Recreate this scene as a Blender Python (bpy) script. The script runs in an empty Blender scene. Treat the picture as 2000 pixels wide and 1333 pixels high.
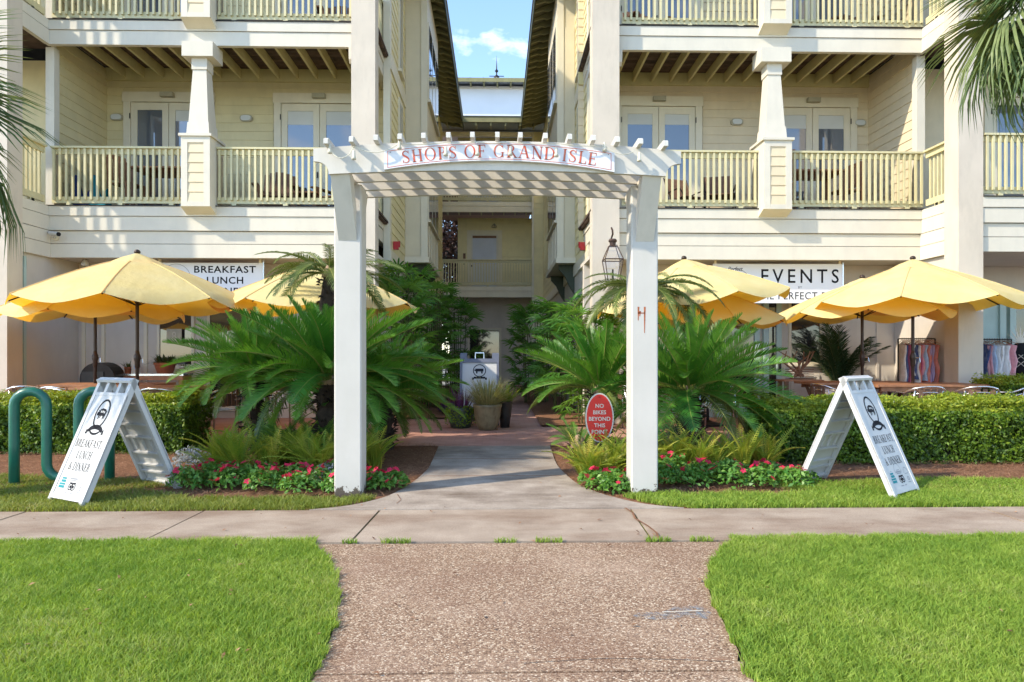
import bpy, bmesh, math, random
import numpy as np
from mathutils import Vector, Matrix, Euler
R = math.radians
rnd = random.Random(7)
scene = bpy.context.scene
col = scene.collection

# ------------------------------------------------------------------ camera, sky, sun, exposure
cam_d = bpy.data.cameras.new('camera')
cam = bpy.data.objects.new('camera', cam_d); col.objects.link(cam)
cam_d.lens = 24.0; cam_d.sensor_width = 36.0; cam_d.sensor_fit = 'HORIZONTAL'
cam_d.shift_y = 0.01275; cam_d.clip_start = 0.05; cam_d.clip_end = 2000
cam.location = (0, 0, 1.35); cam.rotation_euler = (R(90), 0, R(-1.29))
scene.camera = cam

SUN_DIR = Vector((1.0, 0.45, -0.83)).normalized()       # the way the light travels
sun_az = math.atan2(-SUN_DIR.x, -SUN_DIR.y)
sun_el = math.asin(-SUN_DIR.z)
world = bpy.data.worlds.new('World'); scene.world = world; world.use_nodes = True
wn = world.node_tree; wn.nodes.clear()
w_out = wn.nodes.new('ShaderNodeOutputWorld'); w_bg = wn.nodes.new('ShaderNodeBackground')
w_sky = wn.nodes.new('ShaderNodeTexSky'); w_sky.sky_type = 'NISHITA'; w_sky.sun_disc = False
w_sky.sun_elevation = sun_el; w_sky.sun_rotation = sun_az
w_sky.air_density = 1.0; w_sky.dust_density = 0.3; w_sky.ozone_density = 2.4; w_sky.altitude = 600
w_bg.inputs['Strength'].default_value = 0.15
w_tc = wn.nodes.new('ShaderNodeTexCoord'); w_map = wn.nodes.new('ShaderNodeMapping')
w_map.inputs['Scale'].default_value = (7.0, 7.0, 15.0); w_map.inputs['Location'].default_value = (3.1, 0.4, 2.2)
w_noise = wn.nodes.new('ShaderNodeTexNoise'); w_noise.inputs['Scale'].default_value = 1.0
w_noise.inputs['Detail'].default_value = 6.0; w_noise.inputs['Roughness'].default_value = 0.55
w_ramp = wn.nodes.new('ShaderNodeValToRGB')
w_ramp.color_ramp.elements[0].position = 0.57; w_ramp.color_ramp.elements[0].color = (0, 0, 0, 1)
w_ramp.color_ramp.elements[1].position = 0.78; w_ramp.color_ramp.elements[1].color = (1, 1, 1, 1)
w_mix = wn.nodes.new('ShaderNodeMix'); w_mix.data_type = 'RGBA'
w_mix.inputs[7].default_value = (5.6, 5.5, 5.6, 1)
wn.links.new(w_tc.outputs['Generated'], w_map.inputs['Vector'])
wn.links.new(w_map.outputs[0], w_noise.inputs['Vector'])
wn.links.new(w_noise.outputs['Fac'], w_ramp.inputs[0])
wn.links.new(w_ramp.outputs[0], w_mix.inputs[0])
wn.links.new(w_sky.outputs[0], w_mix.inputs[6])
wn.links.new(w_mix.outputs[2], w_bg.inputs['Color'])
wn.links.new(w_bg.outputs[0], w_out.inputs['Surface'])

sun_d = bpy.data.lights.new('sun', 'SUN'); sun_d.energy = 2.0; sun_d.angle = R(1.0); sun_d.color = (1.0, 0.90, 0.73)
sun = bpy.data.objects.new('sun', sun_d); col.objects.link(sun)
sun.rotation_euler = SUN_DIR.to_track_quat('-Z', 'Y').to_euler(); sun.location = (-20, -10, 20)

vs = scene.view_settings
vs.view_transform = 'Standard'; vs.look = 'None'; vs.gamma = 1.0; vs.use_curve_mapping = False
vs.exposure = 1.62
scene.cycles.use_denoising = True
scene.cycles.max_bounces = 8; scene.cycles.diffuse_bounces = 5; scene.cycles.glossy_bounces = 3
scene.cycles.transmission_bounces = 6; scene.cycles.transparent_max_bounces = 8
scene.cycles.sample_clamp_indirect = 6.0

# ------------------------------------------------------------------ small helpers
def C(r, g, b):
    f = lambda v: ((v/255)/12.92 if v/255 <= .04045 else ((v/255+.055)/1.055)**2.4)
    return (f(r), f(g), f(b))

def gz(y):                                   # the ground rises a little towards the terrace
    return .12*min(1.0, max(0.0, (y-6.5)/3.0))

class MB:
    """collects faces and turns them into one mesh"""
    def __init__(s): s.v = []; s.f = []; s.m = []
    def add(s, vs_, fs_, mi=0):
        o = len(s.v); s.v.extend([tuple(p) for p in vs_])
        for f in fs_: s.f.append(tuple(i+o for i in f)); s.m.append(mi)
        return s
    def box(s, x0, x1, y0, y1, z0, z1, mi=0, M=None):
        vs_ = [(x0,y0,z0),(x1,y0,z0),(x1,y1,z0),(x0,y1,z0),(x0,y0,z1),(x1,y0,z1),(x1,y1,z1),(x0,y1,z1)]
        if M: vs_ = [M @ Vector(p) for p in vs_]
        return s.add(vs_, [(0,3,2,1),(4,5,6,7),(0,1,5,4),(1,2,6,5),(2,3,7,6),(3,0,4,7)], mi)
    def frustum(s, cx, cy, z0, z1, w0, w1, d0=None, d1=None, mi=0):
        d0 = w0 if d0 is None else d0; d1 = w1 if d1 is None else d1
        a = [(cx-w0/2,cy-d0/2,z0),(cx+w0/2,cy-d0/2,z0),(cx+w0/2,cy+d0/2,z0),(cx-w0/2,cy+d0/2,z0)]
        b = [(cx-w1/2,cy-d1/2,z1),(cx+w1/2,cy-d1/2,z1),(cx+w1/2,cy+d1/2,z1),(cx-w1/2,cy+d1/2,z1)]
        return s.add(a+b, [(0,3,2,1),(4,5,6,7),(0,1,5,4),(1,2,6,5),(2,3,7,6),(3,0,4,7)], mi)
    def prism(s, poly, a0, a1, axis='Y', mi=0, M=None):
        """poly in the plane across axis, extruded along it from a0 to a1"""
        n = len(poly)
        def p3(p, a):
            q = {'Y': (p[0], a, p[1]), 'X': (a, p[0], p[1]), 'Z': (p[0], p[1], a)}[axis]
            return M @ Vector(q) if M else q
        vs_ = [p3(p, a0) for p in poly]+[p3(p, a1) for p in poly]
        fs_ = [tuple(range(n)), tuple(reversed(range(n, 2*n)))]
        fs_ += [(i, i+n, (i+1) % n+n, (i+1) % n) for i in range(n)]
        return s.add(vs_, fs_, mi)
    def tube(s, pts, r, n=8, cap=True, mi=0):
        pts = [Vector(p) for p in pts]; rs = r if isinstance(r, (list, tuple)) else [r]*len(pts)
        rings = []; up = Vector((0, 0, 1)); prev = None
        for i, p in enumerate(pts):
            t = (pts[min(i+1, len(pts)-1)]-pts[max(i-1, 0)]).normalized()
            if prev is None:
                a = t.cross(up); a = a if a.length > .05 else t.cross(Vector((1, 0, 0)))
            else: a = prev-t*prev.dot(t)
            a.normalize(); prev = a; b = t.cross(a)
            rings.append([p+(a*math.cos(2*math.pi*k/n)+b*math.sin(2*math.pi*k/n))*rs[i] for k in range(n)])
        vs_ = [v for g in rings for v in g]; fs_ = []
        for i in range(len(pts)-1):
            for k in range(n): fs_.append((i*n+k, i*n+(k+1) % n, (i+1)*n+(k+1) % n, (i+1)*n+k))
        if cap: fs_ += [tuple(reversed(range(n))), tuple(range((len(pts)-1)*n, len(pts)*n))]
        return s.add(vs_, fs_, mi)
    def lathe(s, prof, n=16, c=(0, 0, 0), mi=0):
        vs_ = []; fs_ = []
        for (r_, z) in prof:
            for k in range(n):
                a = 2*math.pi*k/n; vs_.append((c[0]+r_*math.cos(a), c[1]+r_*math.sin(a), c[2]+z))
        for i in range(len(prof)-1):
            for k in range(n): fs_.append((i*n+k, i*n+(k+1) % n, (i+1)*n+(k+1) % n, (i+1)*n+k))
        fs_ += [tuple(reversed(range(n))), tuple(range((len(prof)-1)*n, len(prof)*n))]
        return s.add(vs_, fs_, mi)
    def mesh(s, name, mats, smooth=False):
        me = bpy.data.meshes.new(name)
        me.from_pydata(s.v, [], s.f); me.update()
        for m in (mats if isinstance(mats, (list, tuple)) else [mats]): me.materials.append(m)
        if any(s.m): me.polygons.foreach_set('material_index', s.m)
        if smooth: me.polygons.foreach_set('use_smooth', [True]*len(me.polygons))
        return me
    def obj(s, name, mats, parent=None, loc=(0, 0, 0), rot=(0, 0, 0), smooth=False):
        return link(name, s.mesh(name, mats, smooth), parent, loc, rot)

def link(name, me, parent=None, loc=(0, 0, 0), rot=(0, 0, 0), scale=None):
    o = bpy.data.objects.new(name, me); col.objects.link(o)
    o.location = loc; o.rotation_euler = rot
    if scale is not None: o.scale = scale if hasattr(scale, '__len__') else (scale,)*3
    if parent:
        o.parent = parent; KID.setdefault(parent.name, []).append(o)
    return o

def tag(o, label=None, cat=None, group=None, kind=None):
    if label: o['label'] = label
    if cat: o['category'] = cat
    if group: o['group'] = group
    if kind: o['kind'] = kind
    return o

def empty(name, loc, label, cat, group=None, rz=0.0):
    o = bpy.data.objects.new(name, None); col.objects.link(o)
    o.location = loc; o.rotation_euler = (0, 0, rz); o.empty_display_size = .2
    return tag(o, label, cat, group)

KID = {}
def copy_tree(o, loc=None, rz=None, label=None, parent=None):
    c = o.copy(); col.objects.link(c); c.parent = parent
    if loc is not None: c.location = loc
    if rz is not None: c.rotation_euler = (0, 0, rz)
    if label: c['label'] = label
    for ch in KID.get(o.name, ()): copy_tree(ch, parent=c)
    return c

def wloc(p):                                # world place of a parent that was only moved, never turned
    v = Vector((0, 0, 0))
    while p: v += p.location; p = p.parent
    return v

_box = {}
def box(name, x0, x1, y0, y1, z0, z1, m, parent=None):
    """a box given in world metres; alike boxes share one mesh"""
    d = (round(abs(x1-x0), 4), round(abs(y1-y0), 4), round(abs(z1-z0), 4)); k = (d, m.name)
    if k not in _box:
        _box[k] = MB().box(-d[0]/2, d[0]/2, -d[1]/2, d[1]/2, -d[2]/2, d[2]/2).mesh(name, m)
    c = Vector(((x0+x1)/2, (y0+y1)/2, (z0+z1)/2))
    return link(name, _box[k], parent, c-(wloc(parent) if parent else Vector()))

def wobj(mb, name, m, parent, smooth=False):   # a mesh whose faces were given in world metres
    base = wloc(parent) if parent else Vector()
    mb.v = [tuple(Vector(p)-base) for p in mb.v]
    return mb.obj(name, m, parent, smooth=smooth)

# ------------------------------------------------------------------ materials
def nt(name):
    m = bpy.data.materials.new(name); m.use_nodes = True
    t = m.node_tree; b = t.nodes['Principled BSDF']
    return m, t, b
def N(t, kind, **kw):
    n = t.nodes.new(kind)
    for k, v in kw.items():
        if hasattr(n, k): setattr(n, k, v)
        else: n.inputs[k].default_value = v
    return n
def mixc(t, fac, a, b, blend='MIX'):
    n = t.nodes.new('ShaderNodeMix'); n.data_type = 'RGBA'; n.blend_type = blend
    for i, s in ((0, fac), (6, a), (7, b)):
        if hasattr(s, 'is_output'): t.links.new(s, n.inputs[i])
        else: n.inputs[i].default_value = s if i == 0 else tuple(s)+(1,)*(4-len(s))
    return n.outputs[2]
def ramp(t, src, stops):
    n = t.nodes.new('ShaderNodeValToRGB'); r_ = n.color_ramp
    while len(r_.elements) < len(stops): r_.elements.new(.5)
    for e, (p, c) in zip(r_.elements, stops):
        e.position = p; e.color = tuple(c)+(1,) if len(c) == 3 else c
    t.links.new(src, n.inputs[0]); return n.outputs[0]
def coords(t, space='Object'):
    return t.nodes.new('ShaderNodeTexCoord').outputs[space]
def noise(t, vec, scale, detail=4, rough=.55, out='Fac'):
    n = N(t, 'ShaderNodeTexNoise', Scale=scale, Detail=detail, Roughness=rough)
    t.links.new(vec, n.inputs['Vector']); return n.outputs[out]
def wpos(t): return t.nodes.new('ShaderNodeNewGeometry').outputs['Position']
def bump(t, b, h, strength=.3, dist=.01):
    n = N(t, 'ShaderNodeBump', Strength=strength, Distance=dist)
    t.links.new(h, n.inputs['Height']); t.links.new(n.outputs[0], b.inputs['Normal'])

def paint(name, c, rough=.6, var=.08, scale=3., dirt=.12, rand=.05, bmp=.08, bscale=40., metal=0., spec=.4, dcol=None):
    m, t, b = nt(name); P = wpos(t)
    base = mixc(t, ramp(t, noise(t, P, scale), [(.3, (0, 0, 0)), (.7, (1, 1, 1))]), [v*(1-var) for v in c], [min(.95, v*(1+var)) for v in c])
    if dirt:
        sc = N(t, 'ShaderNodeMapping', Scale=(1.2, 1.2, .35)); t.links.new(P, sc.inputs['Vector'])
        d = ramp(t, noise(t, sc.outputs[0], scale*1.7, 6, .65), [(.48, (0, 0, 0)), (.78, (dirt*3,)*3)])
        base = mixc(t, d, base, dcol or [v*.55 for v in c])
    if rand:
        oi = t.nodes.new('ShaderNodeObjectInfo').outputs['Random']
        base = mixc(t, 1.0, base, ramp(t, oi, [(0, (1-rand,)*3), (1, (1, 1, 1))]), 'MULTIPLY')
    t.links.new(base, b.inputs['Base Color'])
    b.inputs['Roughness'].default_value = rough; b.inputs['Metallic'].default_value = metal
    b.inputs['Specular IOR Level'].default_value = spec
    if bmp: bump(t, b, noise(t, P, bscale, 4), bmp, .006)
    return m

def leafmat(name, c1, c2, trans=.3, rough=.45, tcol=None, attr=False, spec=.4, c3=None):
    """leaves: colour from one green to another leaf by leaf, and some light shining through"""
    m, t, b = nt(name)
    if attr:
        src = N(t, 'ShaderNodeAttribute', attribute_name='tone').outputs['Fac']
    else:
        src = t.nodes.new('ShaderNodeObjectInfo').outputs['Random']
    cc = ramp(t, src, [(0, c1), (1, c2)] if c3 is None else [(0, c1), (.74, c2), (1, c3)])
    cc = mixc(t, ramp(t, noise(t, wpos(t), 9, 3), [(.3, (0, 0, 0)), (.7, (.5, .5, .5))]), cc, [v*.7 for v in c1])
    t.links.new(cc, b.inputs['Base Color']); b.inputs['Roughness'].default_value = rough
    b.inputs['Specular IOR Level'].default_value = spec
    tr = t.nodes.new('ShaderNodeBsdfTranslucent'); mx = t.nodes.new('ShaderNodeMixShader'); mx.inputs[0].default_value = trans
    if tcol: tr.inputs[0].default_value = tuple(tcol)+(1,)
    else: t.links.new(mixc(t, 1.0, cc, (1.3, 1.25, .6), 'MULTIPLY'), tr.inputs[0])
    t.links.new(b.outputs[0], mx.inputs[1]); t.links.new(tr.outputs[0], mx.inputs[2])
    t.links.new(mx.outputs[0], t.nodes['Material Output'].inputs['Surface'])
    return m

M = {}
M['white'] = paint('white_paint', (.66, .605, .495), .6, .04, dirt=.10, rand=.05, dcol=(.50, .47, .40))
M['arbor'] = paint('arbor_white_paint', (.64, .59, .51), .6, .05, 2.5, dirt=.16, rand=.06, dcol=(.45, .42, .35), bmp=.15, bscale=70)
M['arbor_weathered'] = paint('weathered_brace_paint', (.60, .57, .50), .6, .06, 4, dirt=.12, rand=.04)  # weathered grey-tan of the rafters, their own colour
M['stucco'] = paint('cream_stucco', (.61, .53, .43), .85, .05, 2., dirt=.12, bmp=.35, bscale=120)
M['siding'] = paint('cream_siding', (.69, .59, .33), .55, .05, dirt=.06, rand=.07)
M['siding_y'] = paint('yellow_siding', (.76, .66, .36), .55, .05, dirt=.06, rand=.07)
M['siding_r'] = paint('buff_siding', (.72, .60, .40), .55, .05, dirt=.06, rand=.07)
M['rail'] = paint('ochre_railing_paint', (.63, .565, .33), .5, .06, dirt=.12, rand=.06, dcol=(.4, .33, .14))
M['joist'] = paint('ochre_joist_paint', (.62, .53, .26), .6, .06, dirt=.08)
M['trim'] = paint('cream_trim', (.72, .65, .49), .5, .04, dirt=.05)
M['panel'] = paint('putty_panel', (.66, .58, .41), .6, .04, dirt=.04)
M['tan'] = paint('tan_stucco_wall', (.60, .54, .46), .85, .06, 1.5, dirt=.06, bmp=.3, bscale=120)
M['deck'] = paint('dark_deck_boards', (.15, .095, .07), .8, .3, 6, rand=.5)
M['soffit'] = paint('olive_soffit', (.13, .115, .05), .75, .1, 3, rand=.1)
M['eave'] = paint('dark_green_eave', (.055, .065, .035), .6, .1, 3)
M['roofmetal'] = paint('pale_metal_roof', (.36, .38, .39), .4, .05, 1, spec=.5, metal=.3)
M['tower'] = paint('white_tower_wall', (.74, .75, .76), .6, .03, 1, dirt=.03)
M['concrete'] = None
M['iron'] = paint('dark_iron', (.035, .03, .028), .5, .2, 10, metal=.6)
M['bronze'] = paint('umbrella_pole_bronze', (.05, .032, .024), .4, .15, 6, metal=.3)
M['wood'] = paint('teak_wood', (.36, .17, .085), .55, .25, 8, dirt=.2, rand=.2)
M['wood_d'] = paint('weathered_brown_wood', (.22, .12, .075), .7, .25, 10, dirt=.15, rand=.2)
M['alu'] = paint('brushed_aluminium', (.72, .72, .72), .25, .05, 5, dirt=0, rand=0, metal=.95)
M['green_paint'] = paint('green_rack_paint', (.012, .13, .085), .35, .12, 8, dirt=.12, dcol=(.03, .09, .06), spec=.6)
M['plastic'] = paint('white_plastic_sign', (.57, .555, .53), .65, .02, 2, dirt=.05, spec=.3, bmp=.03)
M['black'] = paint('black_print', (.02, .02, .022), .95, .05, dirt=0, rand=0, spec=.05, bmp=0)
M['grayprint'] = paint('grey_print', (.03, .03, .034), .95, .05, dirt=0, rand=0, spec=.05, bmp=0)
M['faint'] = paint('faint_grey_print', (.30, .30, .31), .95, .05, dirt=0, rand=0, spec=.05, bmp=0)
M['teal'] = paint('teal_print', (.05, .26, .28), .95, .05, dirt=0, rand=0, spec=.05, bmp=0)
M['orange'] = paint('red_orange_lettering', (.62, .10, .045), .5, .35, 14, dirt=.2, rand=.1, dcol=(.75, .45, .3))
M['banner'] = paint('banner_vinyl', (.78, .78, .80), .5, .02, 1, dirt=.03)
M['red'] = paint('red_sign_paint', (.70, .035, .025), .35, .06, 6, dirt=.05)
M['bell'] = paint('red_alarm', (.45, .02, .02), .4, .1, 6)
M['terracotta'] = paint('terracotta', (.42, .14, .075), .8, .15, 10, dirt=.2)
M['pot_green'] = paint('green_glazed_pot', (.05, .075, .055), .3, .2, 8, dirt=.25, spec=.6)
M['pot_tan'] = paint('olive_glazed_pot', (.24, .20, .115), .45, .2, 8, dirt=.3, dcol=(.10, .075, .04), spec=.5)
M['pot_black'] = paint('black_pot', (.035, .033, .032), .45, .2, 8)
M['grey_plastic'] = paint('slate_grey_plastic', (.14, .15, .19), .45, .05, 3)
M['aqua'] = paint('pale_aqua_frame', (.42, .54, .50), .5, .05, 3, dirt=.05)
M['dark_in'] = paint('dim_shop_inside', (.035, .03, .027), .9, .4, 4)
M['blind'] = paint('roller_blind', (.62, .62, .58), .9, .03, 3, dirt=0)
M['cord'] = paint('cream_cord', (.62, .57, .44), .6, .05, 9, dirt=0)
M['rust'] = paint('rust_streak', (.36, .11, .045), .9, .4, 40, dirt=0)
M['cloth_navy'] = paint('navy_towel', (.02, .04, .14), .9, .2, 20)
M['cloth_teal'] = paint('teal_towel', (.01, .20, .26), .9, .2, 20)
for nm, c in dict(pink=(.62, .14, .25), rose=(.70, .35, .38), lilac=(.42, .33, .55), white=(.75, .72, .70), red=(.5, .02, .03), navy=(.06, .09, .22), sky=(.42, .55, .72), coral=(.65, .2, .15)).items():
    M['cl_'+nm] = paint('%s_fabric' % nm, c, .9, .15, 14, dirt=.12, rand=.2, dcol=(.7, .62, .6))

def glass(name, tint, rough=.03, spec=.9):
    m, t, b = nt(name)
    b.inputs['Base Color'].default_value = tuple(tint)+(1,); b.inputs['Roughness'].default_value = rough
    b.inputs['Specular IOR Level'].default_value = spec; b.inputs['IOR'].default_value = 1.7
    b.inputs['Coat Weight'].default_value = .6; b.inputs['Coat Roughness'].default_value = .02
    bump(t, b, noise(t, wpos(t), 1.3, 2), .03, .02)
    return m
M['glass'] = glass('door_glass', (.10, .12, .15))
M['glass_dark'] = glass('shop_glass', (.025, .025, .025), .04, .5)
def clear_glass():
    m, t, b = nt('lantern_glass')
    gl = t.nodes.new('ShaderNodeBsdfGlossy'); gl.inputs['Roughness'].default_value = .03
    tp = t.nodes.new('ShaderNodeBsdfTransparent'); mx = t.nodes.new('ShaderNodeMixShader'); mx.inputs[0].default_value = .14
    t.links.new(tp.outputs[0], mx.inputs[1]); t.links.new(gl.outputs[0], mx.inputs[2])
    t.links.new(mx.outputs[0], t.nodes['Material Output'].inputs['Surface']); return m
M['glass_clear'] = clear_glass()

def canopy_mat():
    m, t, b = nt('yellow_umbrella_cloth'); P = wpos(t)
    cc = mixc(t, ramp(t, noise(t, P, 2.2, 5), [(.35, (0, 0, 0)), (.75, (1, 1, 1))]), (.86, .73, .32), (.90, .80, .42))
    t.links.new(cc, b.inputs['Base Color']); b.inputs['Roughness'].default_value = .85; b.inputs['Specular IOR Level'].default_value = .15
    tr = t.nodes.new('ShaderNodeBsdfTranslucent'); tr.inputs[0].default_value = (.98, .50, .03, 1)
    mx = t.nodes.new('ShaderNodeMixShader'); mx.inputs[0].default_value = .36
    t.links.new(b.outputs[0], mx.inputs[1]); t.links.new(tr.outputs[0], mx.inputs[2])
    t.links.new(mx.outputs[0], t.nodes['Material Output'].inputs['Surface'])
    bump(t, b, noise(t, P, 5, 4, .6), .5, .035)
    return m
M['canopy'] = canopy_mat()

def concrete(name, c1, c2, stain, sscale=1.1, grain=90, bstr=.3):
    m, t, b = nt(name); P = wpos(t)
    cc = mixc(t, ramp(t, noise(t, P, 2.5, 6, .6), [(.3, (0, 0, 0)), (.7, (1, 1, 1))]), c1, c2)
    mp = N(t, 'ShaderNodeMapping', Scale=(.6, 1.5, 1)); t.links.new(P, mp.inputs['Vector'])
    cc = mixc(t, ramp(t, noise(t, mp.outputs[0], sscale, 7, .68), [(.46, (0, 0, 0)), (.72, (.75, .75, .75))]), cc, stain)
    g = noise(t, P, grain, 3, .7)
    cc = mixc(t, ramp(t, g, [(.35, (.62, .62, .62)), (.6, (1, 1, 1))]), (0, 0, 0), cc) if False else mixc(t, .55, cc, ramp(t, g, [(.3, (.45, .42, .4)), (.65, (1, 1, 1))]), 'MULTIPLY')
    t.links.new(cc, b.inputs['Base Color']); b.inputs['Roughness'].default_value = .9; b.inputs['Specular IOR Level'].default_value = .2
    bump(t, b, g, bstr, .004); return m
M['sidewalk'] = concrete('sidewalk_concrete', C(186, 168, 148), C(158, 140, 122), C(120, 90, 68))
M['walk'] = concrete('walkway_concrete', C(190, 176, 160), C(152, 138, 124), C(100, 82, 66), 1.6)
M['brick'] = None
def aggregate():
    m, t, b = nt('exposed_aggregate'); P = wpos(t)
    v = N(t, 'ShaderNodeTexVoronoi', Scale=120.0); t.links.new(P, v.inputs['Vector'])
    sep = t.nodes.new('ShaderNodeSeparateColor'); t.links.new(v.outputs['Color'], sep.inputs[0])
    peb = ramp(t, sep.outputs[0], [(0, C(100, 76, 56)), (.3, C(142, 112, 86)), (.55, C(160, 130, 102)), (.8, C(180, 153, 124)), (1, C(226, 208, 180))])
    gap = ramp(t, v.outputs['Distance'], [(.32, (1, 1, 1)), (.68, (.55, .5, .47))])
    cc = mixc(t, 1.0, peb, gap, 'MULTIPLY')
    cc = mixc(t, ramp(t, noise(t, P, 1.3, 6, .62), [(.48, (0, 0, 0)), (.8, (.4, .4, .4))]), cc, C(188, 162, 138))
    cc = mixc(t, ramp(t, noise(t, P, .9, 5, .6), [(.47, (0, 0, 0)), (.74, (.6, .6, .6))]), cc, C(112, 76, 56))
    cc = mixc(t, ramp(t, noise(t, P, 210, 2, .6), [(.45, (.0, .0, .0)), (.75, (.3, .3, .3))]), cc, C(212, 192, 174))
    t.links.new(cc, b.inputs['Base Color']); b.inputs['Roughness'].default_value = .85; b.inputs['Specular IOR Level'].default_value = .25
    bump(t, b, v.outputs['Distance'], -.6, .006); return m
M['aggregate'] = aggregate()
def brickmat():
    m, t, b = nt('brick_pavers'); P = wpos(t)
    br = N(t, 'ShaderNodeTexBrick', Scale=1.0); br.inputs['Color1'].default_value = C(160, 112, 96)+(1,); br.inputs['Color2'].default_value = C(182, 136, 118)+(1,)
    br.inputs['Mortar'].default_value = C(150, 112, 96)+(1,); br.inputs['Brick Width'].default_value = .2; br.inputs['Row Height'].default_value = .1; br.inputs['Mortar Size'].default_value = .006
    t.links.new(P, br.inputs['Vector'])
    cc = mixc(t, ramp(t, noise(t, P, 1.4, 6), [(.35, (0, 0, 0)), (.75, (.6, .6, .6))]), br.outputs['Color'], C(196, 160, 144))
    cc = mixc(t, ramp(t, noise(t, P, .8, 5), [(.5, (0, 0, 0)), (.8, (.5, .5, .5))]), cc, C(110, 70, 58))
    t.links.new(cc, b.inputs['Base Color']); b.inputs['Roughness'].default_value = .85
    bump(t, b, br.outputs['Fac'], -.4, .004); return m
M['brick'] = brickmat()
def soil(name, c1, c2, sc=30):
    m, t, b = nt(name); P = wpos(t)
    cc = mixc(t, ramp(t, noise(t, P, sc, 6, .7), [(.3, (0, 0, 0)), (.7, (1, 1, 1))]), c1, c2)
    t.links.new(cc, b.inputs['Base Color']); b.inputs['Roughness'].default_value = .95; b.inputs['Specular IOR Level'].default_value = .1
    bump(t, b, noise(t, P, sc*2, 5, .7), .8, .02); return m
M['mulch'] = soil('pine_straw_bed', (.15, .07, .04), (.36, .19, .11))
M['turf'] = soil('turf_soil', (.09, .12, .025), (.19, .20, .06))
M['far_ground'] = soil('far_ground', (.30, .28, .24), (.22, .21, .18), 2)
M['needle'] = leafmat('pine_straw_needle', (.16, .07, .04), (.58, .34, .20), .1, .8, attr=True, spec=.1)
M['grass'] = leafmat('grass_blade', (.14, .28, .03), (.42, .52, .09), .4, .6, attr=True, c3=(.55, .52, .22), spec=.25)
M['grass2'] = leafmat('dry_grass_blade', (.16, .22, .03), (.34, .38, .09), .4, .6, attr=True, c3=(.52, .44, .22), spec=.25)
M['sago'] = leafmat('sago_frond', (.05, .19, .022), (.19, .38, .04), .32, .38, spec=.5)
M['sago_old'] = leafmat('old_sago_frond', (.075, .13, .025), (.17, .21, .05), .22, .4, spec=.4)
M['rib'] = leafmat('frond_rib', (.22, .26, .05), (.30, .30, .08), .1, .5)
M['sagotrunk'] = paint('sago_trunk', (.045, .03, .02), .95, .4, 14, dirt=.2)
M['rhapis'] = leafmat('lady_palm_leaf', (.07, .22, .03), (.22, .40, .07), .36, .45)
M['cane'] = paint('palm_cane', (.09, .10, .03), .8, .3, 12)
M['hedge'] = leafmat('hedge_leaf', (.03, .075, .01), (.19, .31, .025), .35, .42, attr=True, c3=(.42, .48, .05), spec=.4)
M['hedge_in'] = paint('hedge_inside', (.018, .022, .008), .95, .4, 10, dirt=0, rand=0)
M['fern'] = leafmat('fern_frond', (.22, .34, .035), (.50, .50, .06), .42, .5, c3=(.62, .50, .09))
M['fern_g'] = leafmat('green_fern_frond', (.08, .22, .03), (.24, .36, .05), .4, .5)
M['vinca'] = leafmat('vinca_leaf', (.07, .22, .03), (.26, .44, .08), .35, .38, attr=True)
M['petal'] = leafmat('vinca_petal', (.66, .01, .06), (.80, .04, .13), .25, .5, tcol=(.8, .02, .08))
M['dusty'] = leafmat('dusty_miller_leaf', (.30, .32, .33), (.52, .53, .55), .2, .7, attr=True)
M['purple'] = leafmat('purple_leaf', (.05, .012, .06), (.13, .03, .13), .2, .5)
M['variegated'] = leafmat('variegated_grass', (.25, .27, .10), (.52, .47, .27), .3, .5, attr=True)
M['lime'] = leafmat('lime_leaf', (.14, .26, .02), (.34, .42, .04), .35, .45, attr=True)
M['fanpalm'] = leafmat('fan_palm_leaf', (.08, .14, .045), (.20, .27, .10), .3, .5, c3=(.40, .37, .16))
M['palmtrunk'] = paint('palm_trunk', (.16, .13, .095), .95, .3, 14, dirt=.2)
M['magnolia'] = leafmat('dark_red_leaf', (.035, .02, .016), (.10, .045, .035), .2, .4, attr=True)
M['treegreen'] = leafmat('tree_leaf', (.03, .06, .012), (.08, .12, .03), .25, .5, attr=True)
M['potpalm'] = leafmat('dark_palm_leaf', (.012, .04, .012), (.04, .085, .03), .2, .45)
M['bark'] = paint('bark', (.09, .065, .045), .95, .3, 12)

# ------------------------------------------------------------------ ground, paths, lawns
def sheet(name, left, right, m, zo=0.0, kind='structure', parent=None, ys=(), thick=0.0):
    """a strip of ground between two edge lines [(x, y)...], draped on the slope"""
    def xs(line, y):
        for (xa, ya), (xb, yb) in zip(line, line[1:]):
            if ya <= y <= yb: return xa+(xb-xa)*((y-ya)/(yb-ya) if yb > ya else 0)
        return line[-1][0] if y > line[-1][1] else line[0][0]
    Y = sorted(set([p[1] for p in left]+[p[1] for p in right]+[y for y in (6.5, 9.5)+tuple(ys) if left[0][1] < y < left[-1][1]]))
    b = MB(); n = len(Y); v = []
    for y in Y: v += [(xs(left, y), y, gz(y)+zo), (xs(right, y), y, gz(y)+zo)]
    f = [(2*i, 2*i+1, 2*i+3, 2*i+2) for i in range(n-1)]
    if thick:
        k = len(v); v += [(x, y, z-thick) for (x, y, z) in v[:k]]
        f += [(2*i, 2*i+2, 2*i+2+k, 2*i+k) for i in range(n-1)]+[(2*i+3, 2*i+1, 2*i+1+k, 2*i+3+k) for i in range(n-1)]
        f += [(1, 0, k, k+1), (2*n-2, 2*n-1, 2*n-1+k, 2*n-2+k)]
    b.add(v, f); o = b.obj(name, m, parent)
    if kind and not parent: tag(o, kind=kind)
    return o

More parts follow.
